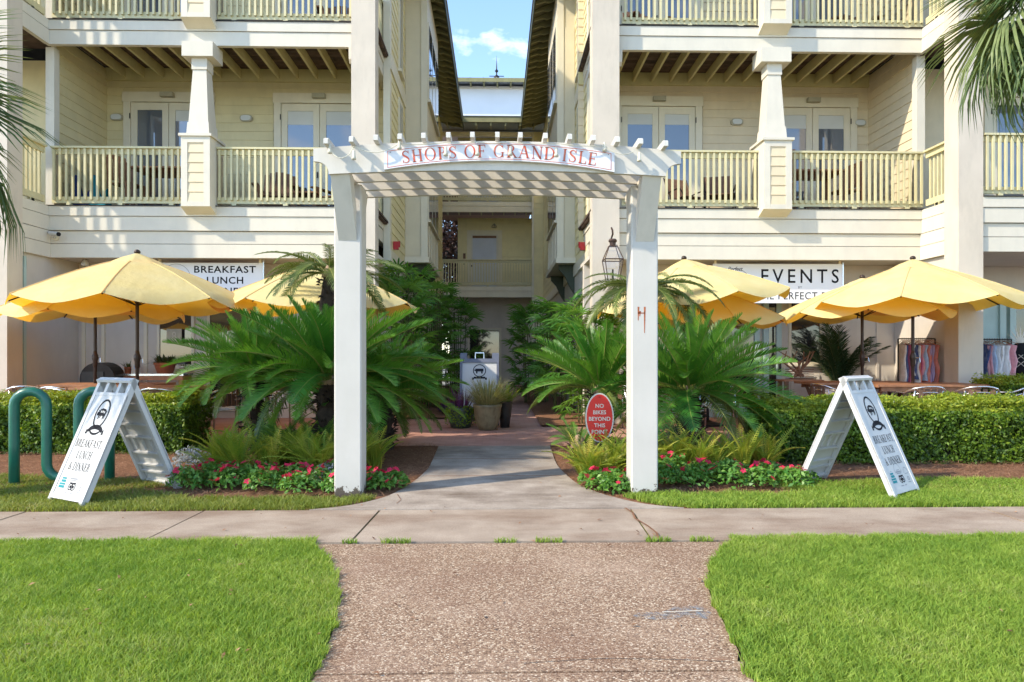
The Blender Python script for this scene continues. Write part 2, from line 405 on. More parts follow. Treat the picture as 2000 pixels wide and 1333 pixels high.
g = MB(); g.add([(-300, -300, -.06), (300, -300, -.06), (300, 500, -.06), (-300, 500, -.06)], [(0, 1, 2, 3)])
tag(g.obj('ground', M['far_ground']), kind='structure')
def straight(x0, x1, y0, y1): return [(x0, y0), (x0, y1)], [(x1, y0), (x1, y1)]

# planting bed under everything between sidewalk and terrace, then the brick terrace
l, r_ = straight(-14, 14, 5.93, 9.6); bed = sheet('planting_bed', l, r_, M['mulch'], -.012)
l, r_ = straight(-14, 14, 9.22, 27.5); terrace = sheet('brick_terrace', l, r_, M['brick'], .0, ys=(12, 16, 20))
l, r_ = straight(-2.1, -.95, 12.9, 26.0); sheet('courtyard_bed', l, r_, M['mulch'], .03)
l, r_ = straight(.75, 1.8, 11.5, 26.0); sheet('courtyard_bed', l, r_, M['mulch'], .03)

# sidewalk, slab by slab with open joints
sw = tag(MB().box(-14, 14, 4.95, 5.92, -.05, -.012).obj('sidewalk', M['turf']), kind='structure')
for xa, xb in ((-12, -7.1), (-7.1, -5.57), (-5.57, -4.05), (-4.05, -2.54), (-2.54, -1.03), (-1.03, 1.15), (1.15, 4.25), (4.25, 5.8), (5.8, 12)):
    gg = .009; sk = .02
    b = MB(); b.prism([(xa+gg-sk, 4.93), (xb-gg-sk, 4.93), (xb-gg+sk, 5.94), (xa+gg+sk, 5.94)], -.04, .0+rnd.uniform(-.002, .002), 'Z')
    b.obj('slab', M['sidewalk'], sw)
L = [(-1.62, 5.945), (-1.42, 6.03), (-1.25, 6.16), (-1.08, 6.40), (-.96, 6.7), (-.86, 7.1), (-.79, 7.6), (-.77, 8.0), (-.78, 9.2)]
Rr = [(1.64, 5.945), (1.44, 6.03), (1.27, 6.16), (1.09, 6.42), (.93, 6.7), (.82, 7.0), (.73, 7.6), (.70, 8.1), (.72, 9.2)]
def smooth_line(P, n=4):
    out = []
    for i in range(len(P)-1):
        p0 = P[max(i-1, 0)]; p1 = P[i]; p2 = P[i+1]; p3 = P[min(i+2, len(P)-1)]
        for k in range(n):
            t = k/n
            out.append(tuple(.5*((2*b_)+(-a+c)*t+(2*a-5*b_+4*c-d)*t*t+(-a+3*b_-3*c+d)*t**3) for a, b_, c, d in zip(p0, p1, p2, p3)))
    return out+[P[-1]]
WL, WR = smooth_line(L), smooth_line(Rr)
walk = sheet('walkway', WL, WR, M['walk'], .006, thick=.05)
for y in (7.35, 8.3):
    b = MB(); b.box(-.765, .70, y-.004, y+.004, gz(y)+.006, gz(y)+.0085); b.obj('joint_line', M['mulch'], walk)

# aggregate path towards the street
AL = [(-.78, -3), (-.76, 2.6), (-.77, 2.83), (-.80, 3.36), (-.91, 3.95), (-1.08, 4.45), (-1.31, 4.89)]
AR = [(1.07, -3), (1.06, 2.5), (1.07, 2.8), (1.13, 3.3), (1.22, 3.9), (1.42, 4.45), (1.70, 4.89)]
AL, AR = smooth_line(AL, 5), smooth_line(AR, 5)
def clip(line, y0, y1):
    out = []
    for (xa, ya), (xb, yb) in zip(line, line[1:]):
        for y in (y0, y1):
            if ya < y < yb: out.append((xa+(xb-xa)*(y-ya)/(yb-ya), y))
        if y0 <= yb <= y1: out.append((xb, yb))
        if y0 <= ya <= y1: out.append((xa, ya))
    return sorted(set(out), key=lambda p: p[1])
path = tag(MB().box(-.7, 1.0, -3, 4.8, -.05, -.02).obj('aggregate_path', M['mulch']), kind='structure')
for y0, y1 in ((-2.99, 2.893), (2.908, 4.888)):
    sheet('slab', clip(AL, y0, y1), clip(AR, y0, y1), M['aggregate'], -.004, parent=path, thick=.04)
# grass in the seam between path and sidewalk, a paint mark, wet hairline cracks
b = MB(); b.add([(.72, 3.50, 0), (.86, 3.46, 0), (1.0, 3.50, 0), (1.10, 3.47, 0), (1.15, 3.56, 0), (1.12, 3.66, 0), (.98, 3.64, 0), (.90, 3.57, 0), (.76, 3.56, 0)], [(0, 1, 2, 3, 4, 5, 6, 7, 8)])
sprayed, t, bs = nt('faded_blue_spray'); P = wpos(t)
bs.inputs['Base Color'].default_value = C(128, 142, 150)+(1,); bs.inputs['Roughness'].default_value = .9
tp = t.nodes.new('ShaderNodeBsdfTransparent'); mx = t.nodes.new('ShaderNodeMixShader')
t.links.new(ramp(t, noise(t, P, 26, 5, .7), [(.42, (.0, .0, .0)), (.66, (.6, .6, .6))]), mx.inputs[0])
t.links.new(tp.outputs[0], mx.inputs[1]); t.links.new(bs.outputs[0], mx.inputs[2]); t.links.new(mx.outputs[0], t.nodes['Material Output'].inputs['Surface'])
b.obj('paint_mark', sprayed, path, (-.03, -.02, .003))
b = MB(); b.add([(.86, 3.555, .0), (1.08, 3.572, .0), (1.08, 3.580, .0), (.87, 3.564, .0)], [(0, 1, 2, 3)]); b.obj('paint_arrow', M['white'], path, (0, -.02, .006))
b = MB()
for pts, w in (([(1.12, 5.93), (1.15, 5.75), (1.13, 5.55), (1.18, 5.3), (1.20, 5.1), (1.18, 4.95)], .018), ([(-.95, 6.55), (-.88, 6.3), (-.9, 6.15)], .006), ([(.1, 2.98), (.45, 3.02), (.8, 3.0), (1.02, 2.97)], .006)):
    for (xa, ya), (xb, yb) in zip(pts, pts[1:]):
        d = Vector((xb-xa, yb-ya)).normalized(); nx, ny = -d.y*w/2, d.x*w/2; z = max(gz(ya), gz(yb))+.0105
        b.add([(xa-nx, ya-ny, z), (xb-nx, yb-ny, z), (xb+nx, yb+ny, z), (xa+nx, ya+ny, z)], [(0, 1, 2, 3)])
b.obj('crack', M['mulch'], path)

def blades(name, n, inside, box_, h, w, m, zf, seed, lean=.5, kind='stuff', hvar=.5):
    """grass or straw: n bent blades, two quads each, over the area where inside(x, y) holds"""
    rs = np.random.RandomState(seed); x = rs.uniform(box_[0], box_[1], n*2); y = rs.uniform(box_[2], box_[3], n*2)
    k = inside(x, y); x = x[k][:n]; y = y[k][:n]; n = len(x)
    z = zf(y); a = rs.uniform(0, 2*np.pi, n); hh = h*(1-hvar+2*hvar*rs.rand(n)); ww = w*(.7+.6*rs.rand(n))
    la = rs.uniform(0, 2*np.pi, n); lm = lean*hh*(.3+rs.rand(n))
    clump = .5+.3*np.sin(x*7+np.sin(y*5)*2)*np.sin(y*6.3+np.sin(x*4)*2)+.3*np.sin(x*2.3+1.3*np.sin(y*1.9))*np.sin(y*3.1+x)
    dx, dy = np.cos(a)*ww/2, np.sin(a)*ww/2; lx, ly = np.cos(la)*lm, np.sin(la)*lm
    V = np.empty((n, 5, 3), np.float32)
    V[:, 0] = np.stack([x-dx, y-dy, z-.005], 1); V[:, 1] = np.stack([x+dx, y+dy, z-.005], 1)
    V[:, 2] = np.stack([x+dx*.8+lx*.35, y+dy*.8+ly*.35, z+hh*.6], 1); V[:, 3] = np.stack([x-dx*.8+lx*.35, y-dy*.8+ly*.35, z+hh*.6], 1)
    V[:, 4] = np.stack([x+lx, y+ly, z+hh*.95], 1)
    i0 = np.arange(n)[:, None]*5
    return npmesh(name, V.reshape(-1, 3), [i0+np.array([[0, 1, 2, 3]]), i0+np.array([[3, 2, 4]])], m, np.repeat(np.clip(rs.rand(n)*.6+clump*.42, 0, 1), 5), kind)

def npmesh(name, V, groups, m, tone=None, kind=None, parent=None, smooth=False):
    me = bpy.data.meshes.new(name); me.vertices.add(len(V)); me.vertices.foreach_set('co', np.asarray(V, np.float32).ravel())
    li = np.concatenate([g_.ravel() for g_ in groups]); cnt = np.concatenate([np.full(len(g_), g_.shape[1]) for g_ in groups])
    me.loops.add(len(li)); me.loops.foreach_set('vertex_index', li.astype(np.int32))
    me.polygons.add(len(cnt)); st = np.concatenate([[0], np.cumsum(cnt)[:-1]])
    me.polygons.foreach_set('loop_start', st.astype(np.int32)); me.polygons.foreach_set('loop_total', cnt.astype(np.int32))
    me.update(calc_edges=True)
    if tone is not None:
        at_ = me.attributes.new('tone', 'FLOAT', 'POINT'); at_.data.foreach_set('value', np.asarray(tone, np.float32))
    if smooth: me.polygons.foreach_set('use_smooth', [True]*len(me.polygons))
    me.materials.append(m); o = link(name, me, parent)
    if kind: tag(o, kind=kind)
    return o
def lin(line):
    xs_ = np.array([p[0] for p in line]); ys_ = np.array([p[1] for p in line])
    return lambda y: np.interp(y, ys_, xs_)
aL, aR, wL, wR = lin(AL), lin(AR), lin(WL), lin(WR)
flat = lambda y: np.zeros_like(y)
gzn = lambda y: .12*np.clip((y-6.5)/3, 0, 1)
# the lawns: soil sheets with real blades
sheet('lawn', [(-14, -3), (-14, 4.90)], [(p[0]-.01, p[1]) for p in AL], M['turf'], -.012)
sheet('lawn', [(p[0]+.01, p[1]) for p in AR], [(14, -3), (14, 4.90)], M['turf'], -.012)
wob = lambda x: .02*np.sin(x*9)+.015*np.sin(x*23)
wo2 = lambda y: .012*np.sin(y*17)+.01*np.sin(y*41)
tag(blades('lawn_grass', 230000, lambda x, y: (x < aL(y)-.0+wo2(y)) & (y < 4.965+wob(x)) & (x > -y*1.02-.9), (-6, -.5, 2.2, 5.0), .036, .0046, M['grass'], flat, 1, .9),
    'short bright green grass on the lawn with the green bike rack beyond', 'grass')
tag(blades('lawn_grass', 230000, lambda x, y: (x > aR(y)+wo2(y)) & (y < 4.965+wob(x)) & (x < y*1.02+1.0), (.9, 6.2, 2.2, 5.0), .036, .0046, M['grass'], flat, 2, .9),
    'short bright green grass on the lawn beside the blue paint mark', 'grass')
tag(blades('lawn_grass', 60000, lambda x, y: (x < wL(y)-.05+wo2(y)) & (y < 7.35+.12*np.sin(x*2)) & ((x < -3.2+.3*np.sin(y*9)) | (y < 6.42+wob(x)*2)), (-8.5, -1.0, 5.94, 7.5), .04, .007, M['grass2'], gzn, 3, 1.0),
    'dry patchy grass strip under the sandwich board by the bike rack', 'grass')
tag(blades('lawn_grass', 70000, lambda x, y: (x > wR(y)+.12+wo2(y)) & (y < 6.98+.1*np.sin(x*1.7)) & ((x > 3.0+.2*np.sin(y*9)) | (y < 6.5+wob(x)*2)), (1.2, 8.5, 5.94, 7.15), .045, .007, M['grass'], gzn, 4, .9),
    'green grass strip under the sandwich board in front of the long hedge', 'grass')
tag(blades('seam_grass', 900, lambda x, y: (np.sin(x*6)+np.sin(x*17+1) > .5), (-1.3, 1.7, 4.895, 4.935), .03, .005, M['grass'], flat, 5, .9), 'thin grass tufts in the seam of the concrete', 'grass')
def straw(name, n, inside, box_, seed, label):
    rs = np.random.RandomState(seed); x = rs.uniform(box_[0], box_[1], n*2); y = rs.uniform(box_[2], box_[3], n*2)
    k = inside(x, y); x = x[k][:n]; y = y[k][:n]; n = len(x); a = rs.uniform(0, np.pi, n); ln = rs.uniform(.04, .11, n)
    z = gzn(y)+rs.uniform(0, .03, n); dz = rs.uniform(-.015, .02, n); ux, uy = np.cos(a)*ln/2, np.sin(a)*ln/2; w = .0034
    V = np.empty((n, 4, 3), np.float32)
    V[:, 0] = np.stack([x-ux-uy/ln*w, y-uy+ux/ln*w, z], 1); V[:, 1] = np.stack([x-ux+uy/ln*w, y-uy-ux/ln*w, z], 1)
    V[:, 2] = np.stack([x+ux+uy/ln*w, y+uy-ux/ln*w, z+dz], 1); V[:, 3] = np.stack([x+ux-uy/ln*w, y+uy+ux/ln*w, z+dz], 1)
    tag(npmesh(name, V.reshape(-1, 3), [np.arange(n)[:, None]*4+np.array([[0, 1, 2, 3]])], M['needle'], np.repeat(rs.rand(n), 4), 'stuff'), label, 'mulch')
straw('pine_straw', 26000, lambda x, y: (x < wL(y)-.0), (-8, -.7, 6.5, 9.3), 11, 'brown pine straw mulch under the sago palms by the bike rack')
straw('pine_straw', 26000, lambda x, y: (x > wR(y)+.0), (.65, 8, 6.6, 9.3), 12, 'brown pine straw mulch in front of the long hedge')

# ------------------------------------------------------------------ buildings
_lap = {}
def lap_board(length, h, m):
    k = (round(length, 3), round(h, 3), m.name)
    if k not in _lap:
        b = MB(); b.prism([(0, 0), (-.020, 0), (-.006, h+.012), (0, h+.012)], -length/2, length/2, 'X'); _lap[k] = b.mesh('siding_board', m)
    return _lap[k]
def lap_wall(parent, x0, y0, x1, y1, z0, z1, m, exp=.18, back=None, name='siding_wall', holes=()):
    """a wall from (x0,y0) to (x1,y1): backing panel with lapped boards on the side to the right of that direction.
    holes: (s0, s1, za, zb) along the wall left free of boards"""
    d = Vector((x1-x0, y1-y0, 0)); ln = d.length; ang = math.atan2(d.y, d.x); base = wloc(parent)
    w = MB(); w.box(-ln/2, ln/2, .002, .08, 0, z1-z0)
    c = Vector(((x0+x1)/2, (y0+y1)/2, z0))
    wall = w.obj(name, back or m, parent, c-base, (0, 0, ang))
    n = max(1, round((z1-z0)/exp)); e = (z1-z0)/n
    for i in range(n):
        za, zb = i*e, (i+1)*e; segs = [(0, ln)]
        for (s0, s1, ha, hb) in holes:
            if ha-z0 < zb-.01 and hb-z0 > za+.01:
                segs = [q for (a, b_) in segs for q in ((a, min(b_, s0)), (max(a, s1), b_)) if q[1]-q[0] > .03]
        for a, b_ in segs:
            link('siding_board', lap_board(b_-a, e, m), wall, ((a+b_)/2-ln/2, 0, za))
    return wall

def railing(parent, x0, y0, x1, y1, z, out=(0, -1), h=1.05):
    """balcony railing from (x0,y0) to (x1,y1) on a deck at z; balusters stand on the outer side"""
    d = Vector((x1-x0, y1-y0, 0)); ln = d.length; ang = math.atan2(d.y, d.x); base = wloc(parent)
    s = 1 if (d.x*out[1]-d.y*out[0]) < 0 else -1          # baluster side in local Y
    s = -1 if (Matrix.Rotation(ang, 3, 'Z') @ Vector((0, -1, 0))).dot(Vector((out[0], out[1], 0))) > 0 else 1
    rl = MB(); rl.box(-ln/2, ln/2, -.07, .07, h-.035, h)
    c = Vector(((x0+x1)/2, (y0+y1)/2, z))
    r0 = rl.obj('balcony_railing', M['rail'], parent, c-base, (0, 0, ang))
    MB().box(-ln/2, ln/2, -.02, .02, h-.135, h-.037).obj('upper_rail', M['rail'], r0)
    MB().box(-ln/2, ln/2, -.02, .02, .045, .16).obj('lower_rail', M['rail'], r0)
    k = ('bal', h)
    if k not in _lap:
        _lap[k] = MB().box(-.019, .019, -.019, .019, -(h-.145)/2, (h-.145)/2).mesh('baluster', M['rail'])
    n = max(2, round(ln/.107))
    for i in range(n):
        x = -ln/2+ln*(i+.5)/n
        link('baluster', _lap[k], r0, (x+rnd.uniform(-.002, .002), s*.041, .10+(h-.145)/2+rnd.uniform(-.004, .004)))
    for x in (-ln/2+.3, 0, ln/2-.3):
        MB().box(x-.04, x+.04, -.03, .03, .0, .044).obj('foot_block', M['rail'], r0)
    return r0

def french_door(parent, xa, xm, xb, y, z0, ztop, blind=.3, blinds=(True, True)):
    """a pair of glazed door leaves in a wall facing -Y; xa..xm..xb leaf edges"""
    base = wloc(parent); t0 = .14
    fr = MB(); fr.box(xa-t0, xa, y-.035, y+.05, z0, ztop+.0); fr.box(xb, xb+t0, y-.035, y+.05, z0, ztop+.0); fr.box(xa-t0-.02, xb+t0+.02, y-.042, y+.05, ztop, ztop+.2)
    d = wobj(fr, 'balcony_door', M['trim'], parent)
    for k, (a, b_) in enumerate(((xa, xm), (xm, xb))):
        a += .006; b_ -= .006; st = .125
        lf = MB(); ys = (y-.012, y+.03)
        lf.box(a, a+st, *ys, z0+.03, ztop-.01); lf.box(b_-st, b_, *ys, z0+.03, ztop-.01)
        lf.box(a+st, b_-st, *ys, ztop-.01-.15, ztop-.01); lf.box(a+st, b_-st, *ys, z0+.03, z0+.3)
        leaf = wobj(lf, 'door_leaf', M['trim'], d)
        wobj(MB().box(a+st, b_-st, y+.006, y+.012, z0+.3, ztop-.16), 'pane', M['glass'], d)
        if blinds[k]:
            wobj(MB().box(a+st+.001, b_-st-.001, y+.0045, y+.0055, ztop-.16-blind, ztop-.161), 'roller_blind', M['blind'], d)
    for zz in (z0+.3, z0+1.2, ztop-.35):
        for hx in (xa-.004, xb+.004): box('hinge', hx-.008, hx+.008, y-.05, y-.036, zz, zz+.11, M['iron'], d)
    wobj(MB().box(xm-.05, xm-.03, y-.05, y-.013, z0+1.0, z0+1.12), 'handle', M['iron'], d)
    return d

def oval_light(parent, x, y, z):
    b = MB()
    for sx, y0, y1, mi in ((1, y-.03, y, 0), (.78, y-.055, y-.031, 1)):
        pl = [(x+.13*sx*math.copysign(abs(math.cos(a))**.7, math.cos(a)), z+.07*sx*math.copysign(abs(math.sin(a))**.7, math.sin(a))) for a in [2*math.pi*k/20 for k in range(20)]]
        b.prism(pl, y0, y1, 'Y', mi)
    return wobj(b, 'wall_light', [M['wood_l'], M['blind']], parent)
M['wood_l'] = paint('sand_light_housing', (.42, .38, .27), .6, .1, 5)

def wing(sg, P):
    """one of the two mirrored apartment wings; sg=-1 stands on the bike rack side"""
    side = lambda a, b_: (min(a, b_), max(a, b_))
    cx = (P['xo']+P['wall'])/2
    root = empty('apartment_building', (cx, 13.2, 0), P['label'], 'building')
    xo, wl = P['xo'], P['wall']; yr = 12.3; yw = 14.2; yf = 11.2
    xi = P['ci'][0] if sg < 0 else P['ci'][1]                 # outward edge of the inner column (faces the balcony)
    sd = M['siding'] if sg < 0 else M['siding_r']
    DK, D3 = 3.98, 7.28
    # columns
    for (xa, xb), ya, yb in ((P['ci'], 12.08, 12.42), (P['co'], yf, 11.56)):
        box('column', xa, xb, ya, yb, -.05, 10.2, M['stucco'], root)
        wobj(MB().box(xa-.03, xb+.03, ya-.03, yb+.03, 0, .35), 'column_base', M['stucco'], root)
    # main balcony fronts, both decks
    a, b_ = side(xo, xi)
    a2, b2 = side(xo, P['ci'][1] if sg < 0 else P['ci'][0])
    for z in (DK, D3):
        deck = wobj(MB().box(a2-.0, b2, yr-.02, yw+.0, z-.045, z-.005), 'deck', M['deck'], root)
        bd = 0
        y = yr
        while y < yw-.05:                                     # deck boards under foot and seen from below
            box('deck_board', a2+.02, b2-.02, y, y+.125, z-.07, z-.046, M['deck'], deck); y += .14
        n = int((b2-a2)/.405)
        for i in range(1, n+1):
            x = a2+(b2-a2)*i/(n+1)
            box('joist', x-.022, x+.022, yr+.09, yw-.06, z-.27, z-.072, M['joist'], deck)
        box('ledger', a2, b2, yw-.06, yw-.012, z-.33, z-.071, M['joist'], deck)
        # white fascia boards, face and return
        segs = [(.0, -.175, .0), (-.179, -.43, .018)]
        if z == DK: segs += [(-.437, -.66, .055), (-.664, -.91, .060)]
        else: segs += []
        for k, (t1, t0, inn) in enumerate(segs):
            mm = M['white']
            box('fascia_board', a+.0, b_, yr-.03+inn, yr+.075, z+t0, z+t1-.005, mm, root)
            xr0, xr1 = side(xo-sg*.03*0+sg*(.03-inn), xo-sg*.07)
            box('fascia_board', xr0, xr1, 11.57, yr-.034+inn, z+t0, z+t1-.005, mm, root)
        box('drip_edge', a+.0, b_, yr-.045, yr+.02, z-.004, z+.012, M['iron'], root)
        x0_, x1_ = side(xo+sg*.045, xo-sg*.02)
        box('drip_edge', x0_, x1_, 11.57, yr-.046, z-.004, z+.012, M['iron'], root)
        # railings: two bays and the return
        px = P['pier']
        for (u0, u1) in ((a+.09, px-.255), (px+.255, b_-.01)):
            railing(root, u0, yr+.04, u1, yr+.04, z+.012)
        railing(root, xo+sg*-.0, 11.60, xo, yr-.06, z+.012, out=(sg, 0))
        box('corner_post', xo-.075, xo+.075, yr+.11, yr+.26, z, z+2.87, M['white'], root)
        # pier: panelled pedestal, tapered shaft, cap
        yp0, yp1 = yr-.28, yr+.30
        ped = MB(); ped.box(px-.25, px+.25, yp0+.025, yp1, z-.05, z+1.17)
        ped.prism([(yp0+.0, z-.05), (yp0+.0, z-.052), (yr+.02, z-.17), (yr+.02, z-.05)], px-.262, px+.262, 'X', 1)
        pd = wobj(ped, 'pier_pedestal', [M['white'], M['trim']], root)
        for xx in (px-.25, px+.14): wobj(MB().box(xx, xx+.11, yp0, yp0+.024, z-.05, z+1.17), 'pedestal_trim', M['white'], pd)
        wobj(MB().box(px-.139, px+.139, yp0, yp0+.024, z-.05, z+.03), 'pedestal_trim', M['white'], pd)
        wobj(MB().box(px-.139, px+.139, yp0, yp0+.024, z+1.06, z+1.17), 'pedestal_trim', M['white'], pd)
        for q in range(6):
            o = link('siding_board', lap_board(.278, .172, M['siding_r']), pd); o.location = Vector((px, yp0+.026, z+.03+q*.172))-wloc(pd)
        wobj(MB().box(px-.285, px+.285, yp0-.03, yp1+.03, z+1.17, z+1.215), 'pedestal_cap', M['white'], pd)
        sh = MB(); yc = (yp0+yp1)/2
        sh.frustum(px, yc, z+1.215, z+1.45, .40, .37); sh.frustum(px, yc, z+1.45, z+2.42, .345, .235); sh.box(px-.135, px+.135, yc-.135, yc+.135, z+2.40, z+2.6); sh.box(px-.27, px+.27, yc-.22, yc+.22, z+2.6, z+2.86)
        wobj(sh, 'pier_shaft', M['white'], root)
        # corbel on the inner column under the fascia
        if z == D3:
            xx0, xx1 = side(xi, xi+sg*.09)
            cb = MB(); cb.prism([(yr-.02, z-.43), (yr+.12, z-.43), (yr+.12, z-.66), (yr+.06, z-.70), (yr+.0, z-.64)], xx0, xx1, 'X'); wobj(cb, 'corbel', M['white'], root)
        # back wall and side wall of the balcony
        doors = P['doors']; hz = [(dxa-.16-a2, dxb+.16-a2, z, z+2.75) for (dxa, dxm, dxb) in doors]
        lap_wall(root, a2, yw, b2, yw, z, z+3.2, sd, .18, holes=hz)
        for q, (dxa, dxm, dxb) in enumerate(doors):
            french_door(root, dxa, dxm, dxb, yw-.02, z, z+2.54, .22+.06*q, (not (sg < 0 and q == 0), True))
            lm = MB(); lm.box((dxa+dxb)/2-.13, (dxa+dxb)/2+.13, yw-.16, yw-.064, z+2.62, z+2.71); wobj(lm, 'door_light', M['wood_l'], root)
        for lx in P['lights']: oval_light(root, lx, yw-.022, z+2.22)
        if sg < 0: lap_wall(root, xo+.0, yw, xo+.0, yr+.27, z, z+3.2, sd, .18) if False else lap_wall(root, xo-.0, yr+.27, xo-.0, yw, z, z+3.2, sd, .18)
        else: lap_wall(root, xo, yw, xo, yr+.27, z, z+3.2, sd, .18)
        # side of the balcony over the courtyard: railing and white corner post
        xc = P['ci'][1]-.19 if sg < 0 else P['ci'][0]+.19
        railing(root, xc, 12.46, xc, yw-.1, z+.012, out=(-sg, 0))
        x0_, x1_ = side(xc-sg*.10, xc+sg*.05)
        for (t1, t0, inn) in ((.0, -.175, .0), (-.179, -.43, .018)):
            x0_, x1_ = side(xc-sg*(.10-inn), xc+sg*.05)
            box('fascia_board', x0_, x1_, 12.425, yw+.0, z+t0, z+t1-.005, M['white'], root)
    # tall white corner trim where the courtyard wall starts
    cw = wl; x0_, x1_ = side(cw+sg*.0-sg*.012, cw+sg*.12)
    box('corner_trim', x0_, x1_, 13.55, 13.75, 3.1, 10.1, M['trim'], root)
    wobj(MB().box(*side(cw, cw+sg*.1), 13.75, 14.3, 3.1, 10.1), 'corner_trim', M['siding_y'], root)
    # courtyard wall: siding, then a bay, then siding again
    yb0, yb1 = 15.75, 18.75
    def cwall(y0, y1, z0, z1, m):
        if sg < 0: lap_wall(root, wl, y0, wl, y1, z0, z1, m, .19)
        else: lap_wall(root, wl, y1, wl, y0, z0, z1, m, .19)
    cwall(13.76, yb0, 3.42, 7.0, M['siding_y']); cwall(13.76, yb0, 7.30, 10.1, M['siding_y'])
    cwall(yb1, 26.6, 3.42, 10.1, M['siding_y'])
    x0_, x1_ = side(wl-sg*.035, wl+sg*.06)
    box('band_board', x0_, x1_, 13.56, yb0, 7.0, 7.3, M['trim'], root)
    box('band_board', x0_, x1_, 13.56, 26.6, 3.16, 3.42, M['trim'], root)
    wobj(MB().box(*side(wl, wl+sg*.14), 13.3, 26.6, -.05, 3.16), 'courtyard_base_wall', M['tan'], root)
    # slim windows in the courtyard siding
    for zz in (5.2, 7.55):
        yy = 14.75
        wd = wobj(MB().box(*side(wl-sg*.05, wl+sg*.02), yy-.09, yy+.43, zz-.09, zz+1.65), 'window', M['trim'], root)
        wobj(MB().box(*side(wl-sg*.056, wl-sg*.051), yy, yy+.34, zz, zz+1.55), 'pane', M['glass'], wd)
        wobj(MB().box(*side(wl-sg*.09, wl-sg*.0), yy-.12, yy+.46, zz-.15, zz-.092), 'sill', M['trim'], wd)
    # the bay
    bx = P['bay']; bz0, bz1 = 3.45, 9.95
    bay = wobj(MB().box(*side(wl, bx), yb0, yb1, bz0+.12, bz1), 'bay', M['panel'], root)
    for zz0, zz1 in ((3.62, 6.0), (6.2, 8.9)):
        wobj(MB().box(*side(wl-sg*.03, bx+sg*.15), yb0-.012, yb0-.002, zz0, zz1), 'bay_panel', M['panel'], bay)
    wobj(MB().box(*side(bx+sg*.13, bx-sg*.02), yb0-.025, yb0-.003, bz0+.12, bz1), 'bay_trim', M['trim'], bay)
    wobj(MB().box(*side(wl, bx-sg*.06), yb0-.06, yb1+.03, bz0, bz0+.119), 'bay_skirt', M['trim'], bay)
    for zz in (4.55, 7.35):
        for k in range(3):
            ya = yb0+.28+k*.86
            wd = wobj(MB().box(*side(bx-sg*.03, bx+sg*.01), ya-.06, ya+.78, zz-.06, zz+1.75), 'window', M['trim'], bay)
            wobj(MB().box(*side(bx-sg*.036, bx-sg*.031), ya, ya+.72, zz, zz+1.69), 'pane', M['glass'], wd)
            wobj(MB().box(*side(bx-sg*.075, bx-sg*.0), ya-.08, ya+.80, zz-.12, zz-.062), 'sill', M['trim'], wd)
    for k in range(7):
        ya = yb0+.1+k*.45; box('batten', *side(bx-sg*.022, bx), ya, ya+.05, bz0+.13, 4.4, M['trim'], bay)
    for ya in (yb0+.25, yb1-.4):
        pl = [(wl, 3.44), (bx+sg*.04, 3.44), (bx+sg*.05, 3.34), (wl-sg*.22, 3.18), (wl-sg*.12, 2.95), (wl, 2.75)]
        wobj(MB().prism(pl, ya, ya+.12, 'Y'), 'bay_bracket', M['eave'], bay)
    # ground floor: recessed shop wall, side wall, soffit, hung banner in front is a thing of its own
    gy = 13.25
    wobj(MB().box(a2-.1 if sg < 0 else a2-.0, b2+.0 if sg < 0 else b2+.1, gy, gy+.2, -.05, 3.09), 'shop_wall', M['tan'], root)
    wobj(MB().box(*side(xo, xo+sg*.25), 11.62, gy-.002, -.05, 3.09), 'side_wall', M['tan'], root)
    wobj(MB().box(a2-.0, b2, yr+.08, 14.3, 3.092, 3.16), 'soffit', M['tan'], root)
    # forward block beyond the outer column
    ox = P['co'][0] if sg < 0 else P['co'][1]; fx = ox+sg*4.2; fa, fb = side(ox, fx)
    for z in (DK, D3):
        wobj(MB().box(fa, fb, yf+.05, 13.3, z-.07, z-.005), 'deck', M['deck'], root)
        for k, (t1, t0, inn) in enumerate([(.0, -.175, .0), (-.179, -.43, .018)]+([(-.437, -.66, .055), (-.664, -.91, .060)] if z == DK else [])):
            box('fascia_board', fa, fb, yf+inn, yf+.12, z+t0, z+t1-.005, M['white'], root)
        box('drip_edge', fa, fb, yf-.02, yf+.05, z-.004, z+.012, M['iron'], root)
        railing(root, fa+.03, yf+.07, fb, yf+.07, z+.012)
        wobj(MB().box(fa-.3 if sg > 0 else fa, fb if sg > 0 else fb+.0, 13.3, 13.45, z, z+3.0), 'back_wall', sd, root)
        xx = ox+sg*1.65
        q = side(xx, xx+sg*1.6); french_door(root, q[0], (q[0]+q[1])/2, q[1], 13.28, z, z+2.45, .3, (False, False))
    wobj(MB().box(fa, fb, yf+.13, 13.4, 3.072, 3.15), 'soffit', M['tan'], root)
    wobj(MB().box(fa, fb, 13.25, 13.4, -.05, 3.07), 'shop_wall', M['tan'], root)
    # interior mass, so light cannot leak through, then the roof with its rafters over the courtyard
    ia, ib = side(xo+sg*4.5, wl+sg*.15)
    wobj(MB().box(ia, ib, 14.4, 26.6, 0, 10.1), 'inner_mass', M['dark_in'], root)
    ex = P['eave']; rf = MB(); zo = 10.02
    slope = lambda x: zo+abs(x-ex)*.42
    far = xo+sg*6
    mid = (ex+far)/2
    rf.prism([(ex, zo), (mid, slope(mid)), (far, zo), (far, zo+.09), (mid, slope(mid)+.09), (ex, zo+.09)], 11.0, 26.2, 'Y')
    roof = wobj(rf, 'roof', M['soffit'], root)
    wobj(MB().box(*side(ex-sg*.03, ex), 11.0, 26.2, zo-.10, zo+.13), 'eave_fascia', M['eave'], roof)
    wobj(MB().prism([(ex, zo+.092), (mid, slope(mid)+.092), (far, zo+.092), (far, zo+.11), (mid, slope(mid)+.11), (ex-sg*.06, zo+.11)], 10.98, 26.25, 'Y'), 'roof_sheet', M['roofmetal'], roof)
    y = 11.3
